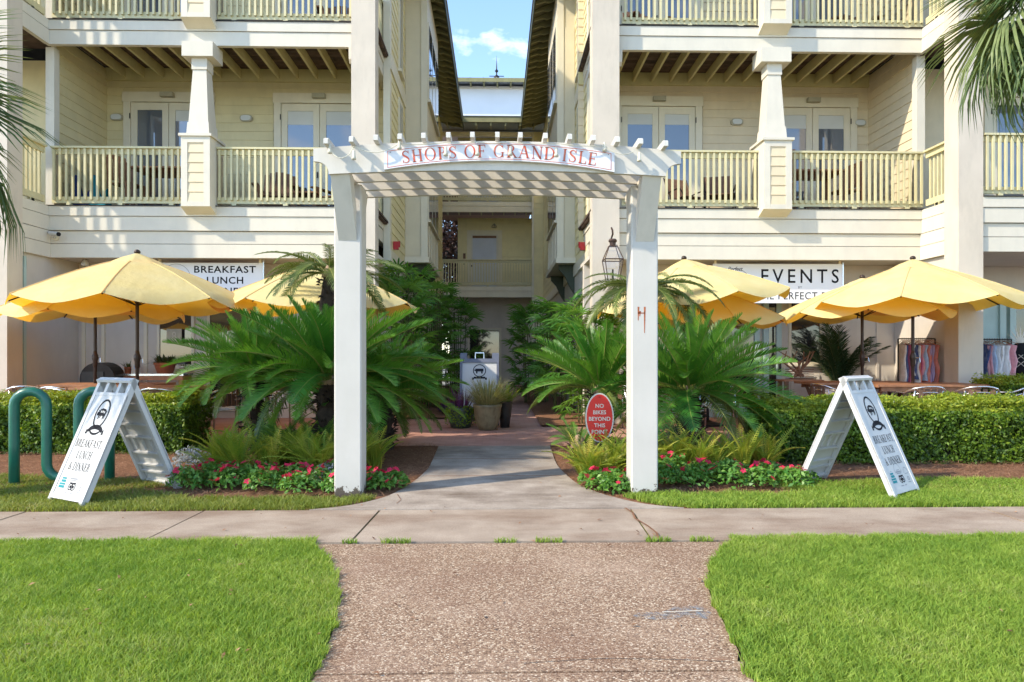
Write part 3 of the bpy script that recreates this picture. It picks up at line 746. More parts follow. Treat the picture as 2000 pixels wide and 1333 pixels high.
    while y < 26.1:
        e1 = wl+sg*.05; z1 = slope(e1)
        pl = [(ex+sg*.02, zo-.005), (e1, z1-.005), (e1, z1-.2), (ex+sg*.34, slope(ex+sg*.34)-.17), (ex+sg*.24, slope(ex+sg*.24)-.10), (ex+sg*.02, zo-.07)]
        wobj(MB().prism(pl, y, y+.06, 'Y'), 'rafter', M['joist_d'], roof); y += .42
    # clutter on the building: alarm
    bl = MB(); bx_, by_, bz_ = (wl-sg*.02, 13.98, 3.56)
    bl.box(*side(bx_-sg*.10, bx_), by_-.06, by_+.06, bz_-.08, bz_+.08); bl.box(*side(bx_-sg*.13, bx_-sg*.1), by_-.035, by_+.035, bz_-.03, bz_+.09)
    wobj(bl, 'fire_alarm', M['bell'], root)
    return root
M['joist_d'] = paint('olive_rafter', (.24, .22, .10), .7, .08, 3)
wingL = wing(-1, dict(xo=-8.0, co=(-8.32, -7.9), ci=(-2.56, -2.14), pier=-5.25, wall=-2.12, bay=-1.61, eave=-1.29,
    doors=((-7.5, -6.73, -5.95), (-4.44, -3.65, -2.86)), lights=(-7.78, -5.15),
    label='cream apartment wing with ochre balcony railings beside the bike rack'))
wingR = wing(1, dict(xo=7.82, co=(7.69, 8.11), ci=(1.70, 2.18), pier=5.0, wall=1.83, bay=1.42, eave=.95,
    doors=((2.60, 3.38, 4.15), (5.80, 6.62, 7.42)), lights=(5.02, 7.62),
    label='buff apartment wing above the events banner and clothes racks'))

# shop fronts under the wings: windows, doors, frames
def shop_window(parent, xa, xb, za, zb, y=13.25, frame=None, name='shop_window'):
    f = MB(); w = .05
    f.box(xa-w, xa, y-.04, y-.001, za-w, zb+w); f.box(xb, xb+w, y-.04, y-.001, za-w, zb+w); f.box(xa, xb, y-.04, y-.001, zb, zb+w); f.box(xa, xb, y-.04, y-.001, za-w, za)
    o = wobj(f, name, frame or M['trim'], parent)
    wobj(MB().box(xa, xb, y-.02, y-.004, za, zb), 'pane', M['glass_dark'], o)
    wobj(MB().box(xa-.08, xb+.08, y-.07, y-.0, za-w-.04, za-w-.001), 'sill', M['trim'], o)
    return o
shop_window(wingR, 5.76, 6.32, 1.20, 2.35)
for xa, xb, za, zb in ((5.76, 6.32, .25, .95), (6.6, 7.5, .2, 2.4)):
    f = MB()
    for q in ((xa, xb, za, za+.05), (xa, xb, zb-.05, zb), (xa, xa+.05, za+.05, zb-.05), (xb-.05, xb, za+.05, zb-.05)): f.box(q[0], q[1], 13.225, 13.249, q[2], q[3])
    wobj(f, 'wall_panel', M['tan'], wingR)
for xa, xb in ((3.35, 4.2), (4.28, 5.12), (5.2, 5.55)):       # aqua framed glass doors
    f = MB(); w = .10
    f.box(xa, xa+w, 13.17, 13.248, .1, 2.5); f.box(xb-w, xb, 13.17, 13.248, .1, 2.5); f.box(xa+w, xb-w, 13.17, 13.248, 2.36, 2.5); f.box(xa+w, xb-w, 13.17, 13.248, .1, .4)
    o = wobj(f, 'shop_door', M['aqua'], wingR); wobj(MB().box(xa+w, xb-w, 13.2, 13.21, .4, 2.36), 'pane', M['glass_dark'], o)
    wobj(MB().box(xb-.07, xb-.04, 13.1, 13.169, 1.0, 1.2), 'handle', M['iron'], o)
for xa, xb in ((9.35, 9.98), (10.06, 11.6)):
    f = MB(); w = .12
    f.box(xa, xa+w, 13.15, 13.248, .1, 2.5); f.box(xb-w, xb, 13.15, 13.248, .1, 2.5); f.box(xa+w, xb-w, 13.15, 13.248, 2.36, 2.5); f.box(xa+w, xb-w, 13.15, 13.248, .1, .25)
    o = wobj(f, 'shop_door', M['aqua'], wingR); wobj(MB().box(xa+w, xb-w, 13.2, 13.21, .25, 2.36), 'pane', M['glass_dark'] if xa > 10 else M['aqua'], o)
    wobj(MB().lathe([(.0, 0), (.03, 0), (.03, .05), (.0, .05)], 10).box(-.01, .01, -.01, .01, -.1, 0), 'handle', M['iron'], o) if False else None
shop_window(wingL, -6.45, -5.85, 1.15, 2.25)
shop_window(wingL, -5.5, -4.6, .35, 2.3)
f = MB()
for xa in (-7.92, -7.55, -6.75): f.box(xa, xa+.06, 13.21, 13.249, .1, 3.0)
wobj(f, 'wall_panel', M['trim'], wingL)
wobj(MB().box(-7.985, -7.93, 11.64, 11.7, .1, 3.0), 'wall_panel', M['aqua'], wingL)

# ------------------------------------------------------------------ the building at the end of the courtyard
def back_building():
    root = empty('courtyard_building', (0, 28.5, 0), 'yellow gallery building with white door across the end of the courtyard', 'building')
    yb = 26.75; yw = 28.2; xa, xb = -3.2, 1.46
    for z, zb in ((4.0, 3.58), (7.32, 6.92)):
        wobj(MB().box(xa, xb, yb+.05, 29, z-.06, z-.005), 'deck', M['deck'], root)
        box('fascia_board', xa, xb, yb, yb+.1, z-.17, z-.005, M['trim'], root); box('fascia_board', xa, xb, yb+.02, yb+.1, zb, z-.175, M['trim'], root)
        railing(root, -2.15, yb+.06, xb-.01, yb+.06, z+.01)
        for k in range(10): box('joist', xa+.25+k*.46, xa+.30+k*.46, yb+.12, yw-.01, z-.26, z-.065, M['joist_d'], root)
        lap_wall(root, -1.6, yw, 1.9, yw, z, z+2.95, M['siding_y'], .2)
        dr = wobj(MB().box(-1.22, .22, yw-.05, yw-.021, z+.02, z+2.45), 'door', M['trim'], root)
        wobj(MB().box(-1.06, .06, yw-.07, yw-.051, z+.04, z+2.3), 'door_frame', M['white'], dr)
        wobj(MB().box(-.99, -.01, yw-.085, yw-.071, z+1.05, z+2.22), 'pane', M['blind2'], dr)
        wobj(MB().box(-.99, -.01, yw-.088, yw-.086, z+2.12, z+2.22), 'shade_roll', M['wood_d'], dr)
        wobj(MB().box(-.99, -.01, yw-.084, yw-.071, z+.1, z+1.0), 'door_panel', M['blind'], dr)
        wobj(MB().box(-1.05, -1.0, yw-.12, yw-.072, z+.95, z+1.0), 'handle', M['iron'], dr)
        wobj(MB().lathe([(.0, 0), (.10, .0), (.12, .05), (.07, .12), (.02, .16), (0, .16)], 12, (-.1, yw-.12, z+2.55)), 'gallery_light', M['wood_l'], root)
        wobj(MB().box(-1.38, -1.28, yw-.05, yw-.021, z+1.28, z+1.5), 'room_sign', M['wood_d'], root)
        wobj(MB().box(-1.36, -1.31, yw-.05, yw-.021, z+1.03, z+1.08), 'call_button', M['iron'], root)
    wobj(MB().box(-1.95, 1.9, yw, yw+.2, -.05, 3.9), 'ground_wall', M['tan'], root)
    for xx in (-.15, .25): wobj(MB().box(xx, xx+.03, yw-.025, yw-.001, .1, 3.5), 'wall_batten', M['tan'], root)
    dr = wobj(MB().box(-1.2, .2, yw-.04, yw-.001, .1, 2.42), 'door', M['trim'], root)
    wobj(MB().box(-1.1, .1, yw-.06, yw-.041, .12, 2.34), 'pane', M['glass_dark'], dr)
    # projecting siding pier
    lap_wall(root, 1.46, 26.6, 2.6, 26.6, 3.6, 10.0, M['siding_y'], .21)
    wobj(MB().box(1.46, 2.6, 26.7, 29, -.05, 10.0), 'pier_mass', M['siding_y'], root)
    wobj(MB().box(1.46, 2.6, 26.56, 26.7, -.05, 3.59), 'pier_base', M['trim'], root)
    box('corner_trim', 1.38, 1.455, 26.55, 26.7, .0, 10.0, M['trim'], root)
    wobj(MB().box(-3.2, 1.46, yw+.25, 31, 7.4, 10.0), 'upper_wall', M['wood_d'], root)
    # roof edge, its rafters, the white tower with hipped cap and finial
    box('beam', -2.2, 1.46, 26.6, 26.75, 9.85, 10.0, M['trim'], root)
    rf = wobj(MB().prism([(25.4, 10.02), (31, 11.4), (31, 11.5), (25.4, 10.12)], -3.2, 3.2, 'X'), 'roof', M['soffit'], root)
    wobj(MB().box(-3.2, 3.2, 25.37, 25.399, 9.97, 10.16), 'eave_fascia', M['joist_d'], rf)
    wobj(MB().prism([(25.36, 10.165), (31, 11.51), (31, 11.53), (25.33, 10.19)], -3.2, 3.2, 'X'), 'roof_sheet', M['roofmetal'], rf)
    for k in range(9):
        x = -1.9+k*.55; wobj(MB().prism([(25.42, 9.99), (26.7, 10.3), (26.7, 10.12), (25.42, 9.86)], x, x+.06, 'X'), 'rafter', M['joist_d'], rf)
    tw = wobj(MB().box(-2.6, 2.6, 30, 35.2, 10.9, 13.12), 'tower', M['tower'], root)
    wobj(MB().box(-2.66, 2.66, 29.95, 29.999, 12.98, 13.1), 'tower_trim', M['white'], tw)
    cap = MB(); e0 = 13.2
    cap.add([(-3.1, 29.4, e0), (3.1, 29.4, e0), (3.1, 35.8, e0), (-3.1, 35.8, e0), (0, 32.6, e0+1.35)], [(0, 1, 4), (1, 2, 4), (2, 3, 4), (3, 0, 4), (3, 2, 1, 0)])
    tr = wobj(cap, 'tower_roof', M['roofmetal'], root)
    wobj(MB().box(-3.12, 3.12, 29.36, 29.399, e0-.14, e0+.03), 'eave_fascia', M['joist_d'], tr)
    for k in range(11):
        x = -2.9+k*.58; box('rafter', x, x+.07, 29.42, 30.0, e0-.16, e0-.005, M['joist_d'], tr)
    for k in range(9):
        x = -2.4+k*.6; s = abs(x)/3.1
        wobj(MB().tube([(x, 29.4, e0+.02), (x, 29.4+(1-s)*3.2, e0+(1-s)*1.35+.01)], .018, 4), 'seam', M['roofmetal'], tr)
    zt = e0+1.3
    fn = MB(); fn.lathe([(.0, 0), (.16, 0), (.10, .12), (.03, .18), (.03, .28), (.09, .36), (.03, .45), (.018, .7), (.0, 1.15)], 10, (0, 32.6, zt)); fn.box(-.35, .35, 32.585, 32.615, zt+.1, zt+.13)
    wobj(fn, 'finial', M['iron'], root)
    return root
M['blind2'] = paint('bluish_door_blind', (.55, .58, .66), .5, .04, 3, dirt=.03)
back_building()

# ------------------------------------------------------------------ lettering
def ell(cx, cy, rx, ry, a0, a1, n=20):
    return [(cx+rx*math.cos(R(a0+(a1-a0)*i/n)), cy+ry*math.sin(R(a0+(a1-a0)*i/n))) for i in range(n+1)]
def ring(cx, cy, rx, ry, ix, iy, a0=0, a1=360, n=24):
    o = ell(cx, cy, rx, ry, a0, a1, n); i = ell(cx, cy, ix, iy, a0, a1, n)
    return [[o[k], o[k+1], i[k+1], i[k]] for k in range(n)]
def rect(x0, y0, x1, y1): return [[(x0, y0), (x1, y0), (x1, y1), (x0, y1)]]
def slab(x0, y0, x1, y1, w): return [[(x0-w/2, y0), (x0+w/2, y0), (x1+w/2, y1), (x1-w/2, y1)]]
def sstroke(pts, ws):
    out = []; q = []
    for i, p in enumerate(pts):
        d = Vector((pts[min(i+1, len(pts)-1)][0]-pts[max(i-1, 0)][0], pts[min(i+1, len(pts)-1)][1]-pts[max(i-1, 0)][1])).normalized()
        q.append(((p[0]-d.y*ws[i]/2, p[1]+d.x*ws[i]/2), (p[0]+d.y*ws[i]/2, p[1]-d.x*ws[i]/2)))
    return [[q[i][0], q[i+1][0], q[i+1][1], q[i][1]] for i in range(len(q)-1)]
T_, t_, sf = .15, .06, .055
def stem(x): return rect(x, 0, x+T_, 1)+rect(x-.07, 0, x+T_+.07, sf)+rect(x-.07, 1-sf, x+T_+.07, 1)
def glyph(c):
    """serif capitals as small polygons, one unit tall; returns (width, polygons)"""
    if c == ' ': return .32, []
    if c == 'I': return .38, stem(.12)
    if c == 'H': return .86, stem(.1)+stem(.62)+rect(.2, .48, .66, .48+t_)
    if c == 'L': return .66, stem(.1)+rect(.2, 0, .62, sf)+[[(.56, 0), (.63, 0), (.63, .26), (.60, .26)]]
    if c in 'EF':
        p = stem(.1)+rect(.2, 1-sf, .60, 1)+[[(.54, 1), (.61, 1), (.61, .76), (.58, .76)]]+rect(.2, .49, .48, .49+t_)+rect(.46, .40, .50, .62)
        if c == 'E': p += rect(.2, 0, .62, sf)+[[(.56, 0), (.64, 0), (.66, .25), (.62, .25)]]
        return .70, p
    if c == 'T': return .72, rect(.29, 0, .29+T_, 1)+rect(.2, 0, .51, sf)+rect(.04, 1-sf, .67, 1)+[[(.04, 1), (.10, 1), (.07, .74), (.04, .74)], [(.67, 1), (.61, 1), (.64, .74), (.67, .74)]]
    if c == 'O': return .98, ring(.49, .5, .43, .52, .295, .475)
    if c == 'C': return .84, ring(.47, .5, .42, .52, .285, .475, 42, 318)+rect(.74, .70, .78, 1.0)
    if c == 'G': return .94, ring(.47, .5, .42, .52, .285, .475, 42, 318)+rect(.74, .70, .78, 1.0)+rect(.68, .02, .80, .42)+rect(.58, .40, .89, .44)
    if c == 'D': return .90, stem(.1)+ring(.33, .5, .50, .5, .36, .455, -90, 90)+rect(.2, 0, .34, sf)+rect(.2, 1-sf, .34, 1)
    if c in 'PRB':
        p = stem(.1)+ring(.32, .745, .30, .255, .165, .21, -90, 90, 14)+rect(.2, 1-sf, .34, 1)+rect(.2, .49, .34, .53)
        if c == 'R': p += [[(.34, .50), (.48, .50), (.82, 0), (.66, 0)]]+rect(.62, 0, .88, sf)
        if c == 'B': p += ring(.34, .26, .34, .26, .195, .215, -90, 90, 14)+rect(.2, 0, .36, sf)
        return (.70, .84, .76)['PRB'.index(c)], p
    if c == 'A': return .90, slab(.10, 0, .43, 1, t_)+slab(.76, 0, .46, 1, T_)+rect(.24, .32, .66, .32+t_)+rect(.0, 0, .22, sf)+rect(.62, 0, .90, sf)
    if c == 'N': return .92, rect(.15, 0, .15+t_, 1)+rect(.74, 0, .74+t_, 1)+slab(.76, 0, .16, 1, T_+.02)+rect(.06, 0, .30, sf)+rect(.64, 1-sf, .88, 1)+rect(.04, 1-sf, .2, 1)
    if c == 'U': return .90, rect(.15, .3, .15+T_, 1)+rect(.71, .3, .71+t_, 1)+ring(.455, .32, .305, .34, .17, .285, 180, 360, 14)+rect(.06, 1-sf, .36, 1)+rect(.62, 1-sf, .86, 1)
    if c == 'K': return .88, stem(.1)+slab(.24, .45, .70, 1, .07)+[[(.32, .58), (.44, .66), (.86, 0), (.68, 0)]]+rect(.56, 1-sf, .82, 1)+rect(.64, 0, .92, sf)
    if c == 'S':
        pts = [(.58, .80)]+ell(.35, .755, .205, .205, 20, 200, 9)+[(.22, .60), (.36, .51), (.48, .42)]+ell(.34, .245, .225, .205, 50, -160, 10)
        n = len(pts); return .70, sstroke(pts, [.05+.095*math.exp(-((i/(n-1)-.5)/.22)**2) for i in range(n)])+rect(.565, .72, .605, .99)+rect(.09, .02, .13, .28)
    if c == '&':
        pts = [(.82, .55), (.70, .30), (.52, .07), (.30, .03), (.12, .18), (.16, .40), (.40, .58), (.50, .78), (.40, .95), (.26, .88), (.28, .68), (.50, .36), (.84, .02)]
        return .94, sstroke(pts, [.05, .05, .06, .10, .13, .12, .07, .06, .06, .09, .10, .12, .10])
    if c == ',': return .26, [[(.07, .0), (.19, .0), (.19, .12), (.07, .12)], [(.13, .0), (.19, .0), (.10, -.16), (.07, -.14)]]
    return .5, rect(.05, 0, .45, 1)
def serif(text, h, gap=.06, small=None):
    """flat polygons for a serif line centred on x=0; small: letters set smaller than the first of each word"""
    out = []; x = 0; first = True
    for c in text:
        s = h if (first or not small or c == ' ') else h*small
        w, ps = glyph(c); out.append((x, w*s, [[(p[0]*s, p[1]*s) for p in q] for q in ps])); x += (w+gap)*s; first = c == ' '
    return x, out
def poly_lines(text, h, gap=.06, small=None, squeeze=1.0):
    tot, gl = serif(text, h, gap, small); b = []
    for x, w, ps in gl:
        for q in ps: b.append([((p[0]+x-tot/2)*squeeze, p[1]) for p in q])
    return b
def sans(text, h, bold=0.0, spacing=1.0, width=None):
    """polygons of a sans line (the program's own font), cap height h, centred"""
    cu = bpy.data.curves.new('lettering', 'FONT'); cu.body = text; cu.size = 1; cu.space_character = spacing; cu.offset = bold; cu.align_x = 'CENTER'
    cu.resolution_u = 3
    o = bpy.data.objects.new('lettering_tmp', cu); col.objects.link(o)
    dg = bpy.context.evaluated_depsgraph_get(); me = bpy.data.meshes.new_from_object(o.evaluated_get(dg))
    vv = [(v.co.x, v.co.y) for v in me.vertices]; ff = [[vv[i] for i in p.vertices] for p in me.polygons]
    bpy.data.objects.remove(o); bpy.data.curves.remove(cu); bpy.data.meshes.remove(me)
    y1 = max(p[1] for p in vv); y0 = min(p[1] for p in vv if True); k = h/.73 if len(text) == 0 else h/max(y1-max(y0, 0), .1)
    xm = (min(p[0] for p in vv)+max(p[0] for p in vv))/2; kx = k if not width else width/(max(p[0] for p in vv)-min(p[0] for p in vv))
    return [[((p[0]-xm)*kx, p[1]*k) for p in f] for f in ff]
def decal(name, polys, m, parent, place, parts=None):
    """flat print: place maps (x, y) on the face to a point"""
    b = MB()
    for q in polys: b.add([place(*p) for p in q], [tuple(range(len(q)))])
    return b.obj(name, m, parent)

# ------------------------------------------------------------------ the arbor
def arbor():
    root = empty('garden_arbor', (0, 6.6, 0), 'white wooden entrance arbor with two thick posts and curved beams', 'arbor')
    yp = 6.6
    for k, xc in enumerate((-1.405, 1.41)):
        h = .128
        p = MB()
        for z0, z1, g_ in ((.0, 2.99, 0.0),):
            c = .012
            pl = [(xc-h, yp-h+c), (xc-h+c, yp-h), (xc+h-c, yp-h), (xc+h, yp-h+c), (xc+h, yp+h-c), (xc+h-c, yp+h), (xc-h+c, yp+h), (xc-h, yp+h-c)]
            p.prism(pl, -.05, 2.95, 'Z')
        post = wobj(p, 'post', M['post'], root)
        # braces leaning out to the front and rear beams
        for s in (-1, 1):
            yo = yp+s*.43; yi = yp+s*(h+.001)
            pl = [(yi, 2.42), (yo+s*.03, 2.985+.0), (yo-s*.15, 2.985), (yi, 2.70)]
            w = .085 if s < 0 else .08
            wobj(MB().prism(pl, xc-w, xc+w, 'X'), 'brace', M['arbor_weathered'] if False else M['arbor'], root)
            wobj(MB().box(xc-.07, xc+.07, yp+s*.30-.004, yp+s*.30+.004, 2.70, 2.705), 'bolt_line', M['iron'], root) if False else None
        wobj(MB().box(xc-.075, xc+.075, yp-.40, yp+.40, 2.952, 2.984), 'side_plate', M['arbor'], root)
    top = lambda x: 3.262-.029*x*x
    bot = lambda x: 3.000-.019*x*x
    # four curved beams
    for i, y in enumerate((6.13, 6.45, 6.77, 7.07)):
        xa, xb = (-1.635, 1.665) if i in (0, 3) else (-1.50, 1.52)
        pts = []; n = 22
        xs_ = [xa+(xb-xa)*k/n for k in range(n+1)]
        up = [(x, top(x)) for x in xs_]
        e = .135
        lo = [(x, bot(x)) for x in [xa+e+(xb-xa-2*e)*k/n for k in range(n+1)]]
        ogee = lambda sgn, x0: [(x0+sgn*(.02+(e-.02)*math.sin(R(90*k/6))), bot(x0+sgn*e)+.012+.10*math.cos(R(90*k/6))) for k in range(7)]
        lft = [(xa, bot(xa+e)+.115)]+ogee(1, xa); rgt = list(reversed([(xb, bot(xb-e)+.115)]+ogee(-1, xb)))
        poly = up+list(reversed(lft+lo[0:1]+lo[1:-1]+lo[-1:]+rgt))
        b = MB()
        # build as strips so that the curved outline stays clean
        lower = lft+lo+rgt; xl = [p[0] for p in lower]
        for k in range(len(lower)-1):
            (x0, z0), (x1, z1) = lower[k], lower[k+1]
            if x1-x0 < 1e-4: continue
            b.prism([(x0, z0), (x1, z1), (x1, top(x1)), (x0, top(x0))], y, y+.045, 'Y')
        me_b = b.obj('beam', M['arbor'], root, tuple(-Vector(root.location)))
    # rafters across the beams
    for k in range(15):
        x = -1.49+k*.213+rnd.uniform(-.006, .006); z = top(x)-.018; lean = x*.02
        pl = [(6.0, z+.012), (7.18, z), (7.22, z+.04), (7.21, z+.070), (6.035, z+.070), (6.005, z+.055)]
        o = wobj(MB().prism(pl, x-.019, x+.019, 'X'), 'rafter', M['arbor_weathered'], root)
    # the curved name board with its border and letters
    st = lambda x: 3.238-.077*x*x
    sb = lambda x: 3.076-.087*x*x
    b = MB(); n = 24; xa, xb = -1.0, 1.055
    for k in range(n):
        x0, x1 = xa+(xb-xa)*k/n, xa+(xb-xa)*(k+1)/n
        b.prism([(x0, sb(x0)), (x1, sb(x1)), (x1, st(x1)), (x0, st(x0))], 6.088, 6.128, 'Y')
    board = wobj(b, 'name_board', M['board'], root)
    bd = []; iv = .011; w = .005
    for k in range(n):
        x0, x1 = xa+.03+(xb-xa-.06)*k/n, xa+.03+(xb-xa-.06)*(k+1)/n
        for f_, s in ((st, -1), (sb, 1)):
            bd.append([(x0, f_(x0)+s*iv), (x1, f_(x1)+s*iv), (x1, f_(x1)+s*(iv+w)), (x0, f_(x0)+s*(iv+w))])
    for x in (xa+.03, xb-.034): bd.append([(x, sb(x)+iv), (x+.005, sb(x+.005)+iv), (x+.005, st(x+.005)-iv), (x, st(x)-iv)])
    base = wloc(board)
    decal('board_border', bd, M['orange'], board, lambda x, z: tuple(Vector((x, 6.0865, z))-base))
    tot, gl = serif('SHOPS OF GRAND ISLE', .112, .09, None)
    sc = 1.74/tot
    for x, w_, ps in gl:
        if not ps: continue
        xc = (x+w_/2)*sc-1.74/2+.03; zc = sb(xc)+.027; a = math.atan(-2*.082*xc)
        ca, sa = math.cos(a), math.sin(a)
        polys = [[(xc+((p[0]-w_/2)*sc)*ca-p[1]*sa, zc+((p[0]-w_/2)*sc)*sa+p[1]*ca) for p in q] for q in ps]
        decal('letter', polys, M['orange'], board, lambda px, pz: tuple(Vector((px, 6.0855, pz))-base))
    for x, z in ((xa+.055, -.03), (xb-.055, -.03), (.02, -.012)):
        wobj(MB().lathe([(0, 0), (.005, 0), (.005, .004), (0, .004)], 8, (x, 6.085, st(x)+z)), 'screw', M['iron'], board)
    # string of bulbs with its cord
    bx = [-1.47, -1.26, -.86, -.45, -.17, .12, .53, .96, 1.27]
    pts = []
    for k in range(len(bx)-1):
        for q in range(6):
            u = q/6; x = bx[k]+(bx[k+1]-bx[k])*u; pts.append((x, 6.06-.02*math.sin(u*math.pi), top(x)-.03-.075*math.sin(u*math.pi)*(1 if k in (0, 1, 7) else .25)+(-.03 if k == 0 else 0)))
    wobj(MB().tube(pts, .0045, 5), 'string_cord', M['cord'], root)
    for k, x in enumerate(bx):
        z = top(x)-(.12 if k in (1, 8, 5, 6, 3, 4) else .05)
        s = MB(); s.lathe([(0, .05), (.012, .05), (.014, .0), (.02, -.012), (.02, -.03), (.0, -.03)], 10, (x, 6.055, z))
        so = wobj(s, 'bulb_socket', M['cord'], root, True)
    # rust bleeding out of the post, black mildew at the feet
    rs = []
    for x, z0, z1 in ((1.345, 1.67, 1.80), (1.405, 1.55, 1.80), (1.36, 1.71, 1.76)): rs.append([(x, z0), (x+.006, z0), (x+.014, z1), (x-.004, z1)])
    rs.append([(1.345, 1.735), (1.41, 1.735), (1.41, 1.745), (1.345, 1.748)])
    decal('rust_streak', rs, M['rust'], root, lambda x, z: tuple(Vector((x, yp-.1295, z))-Vector(root.location)))
    return root
def post_mat():
    m = paint('post_white_paint', (.55, .515, .46), .6, .05, 2.2, dirt=.16, rand=.03, dcol=(.5, .47, .40), bmp=.12, bscale=60)
    t = m.node_tree; b = t.nodes['Principled BSDF']; src = b.inputs['Base Color'].links[0].from_socket
    P = wpos(t); sp = t.nodes.new('ShaderNodeSeparateXYZ'); t.links.new(P, sp.inputs[0])
    ad = N(t, 'ShaderNodeMath', operation='MULTIPLY_ADD'); t.links.new(noise(t, P, 16, 6, .7), ad.inputs[0]); ad.inputs[1].default_value = -.34
    zp = N(t, 'ShaderNodeMath', operation='ADD'); t.links.new(sp.outputs['Z'], zp.inputs[0]); zp.inputs[1].default_value = .115; t.links.new(zp.outputs[0], ad.inputs[2])
    rot = ramp(t, ad.outputs[0], [(0, (1, 1, 1)), (.012, (0, 0, 0))])       # rotted, mouldy wood low on the post
    c = mixc(t, rot, src, (.09, .07, .05)); t.links.new(c, b.inputs['Base Color']); return m
M['post'] = post_mat()
M['board'] = paint('weathered_name_board', (.76, .75, .755), .5, .05, 9, dirt=.12, dcol=(.66, .52, .47))
arbor()

# ------------------------------------------------------------------ sandwich boards
def emblem(place, parent, s):
    """oval badge with a standing pig, ribbon below"""
    decal('badge_ring', [[(p[0]*s, p[1]*s) for p in q] for q in ring(0, 0, .120, .168, .100, .146, 0, 360, 28)], M['grayprint'], parent, place)
    pig = [[(-.062, .02), (-.05, .05), (-.01, .062), (.04, .055), (.066, .035), (.072, .0), (.06, -.025), (-.05, -.025)], [(-.062, .02), (-.05, -.022), (-.075, -.025), (-.09, -.01), (-.085, .015)], [(-.06, .03), (-.075, .045), (-.07, .02)],
           [(-.05, -.02), (-.03, -.02), (-.032, -.065), (-.045, -.065)], [(-.02, -.02), (-.005, -.02), (-.008, -.055), (-.018, -.055)], [(.03, -.02), (.05, -.02), (.045, -.065), (.033, -.065)], [(.055, -.015), (.07, -.01), (.064, -.055), (.054, -.055)], [(.07, .02), (.085, .035), (.08, .015)]]
    decal('badge_pig', [[(p[0]*s, p[1]*s) for p in q] for q in pig], M['grayprint'], parent, place)
    decal('badge_pig_mark', [[(p[0]*s, p[1]*s) for p in q] for q in rect(-.03, .012, -.012, .034)+rect(.0, .012, .018, .034)+rect(.03, .006, .045, .028)], M['plastic'], parent, lambda x, y: place(x, y, .0004))
    rb = [[(p[0]*s, p[1]*s) for p in q] for q in ring(0, -.25, .160, .125, .135, .070, 28, 152, 12)+[[(-.135, -.20), (-.155, -.175), (-.165, -.235), (-.13, -.235)], [(.135, -.20), (.155, -.175), (.165, -.235), (.13, -.235)]]+ring(0, -.135, .13, .11, .115, .085, 215, 325, 10)]
    decal('badge_ribbon', rb, M['grayprint'], parent, place)
    decal('badge_lettering', [[(p[0]*s, p[1]*s-.10*s*2.72) for p in q] for q in poly_lines('PERFECT PIG', .016, .12)], M['faint'], parent, place) if False else None

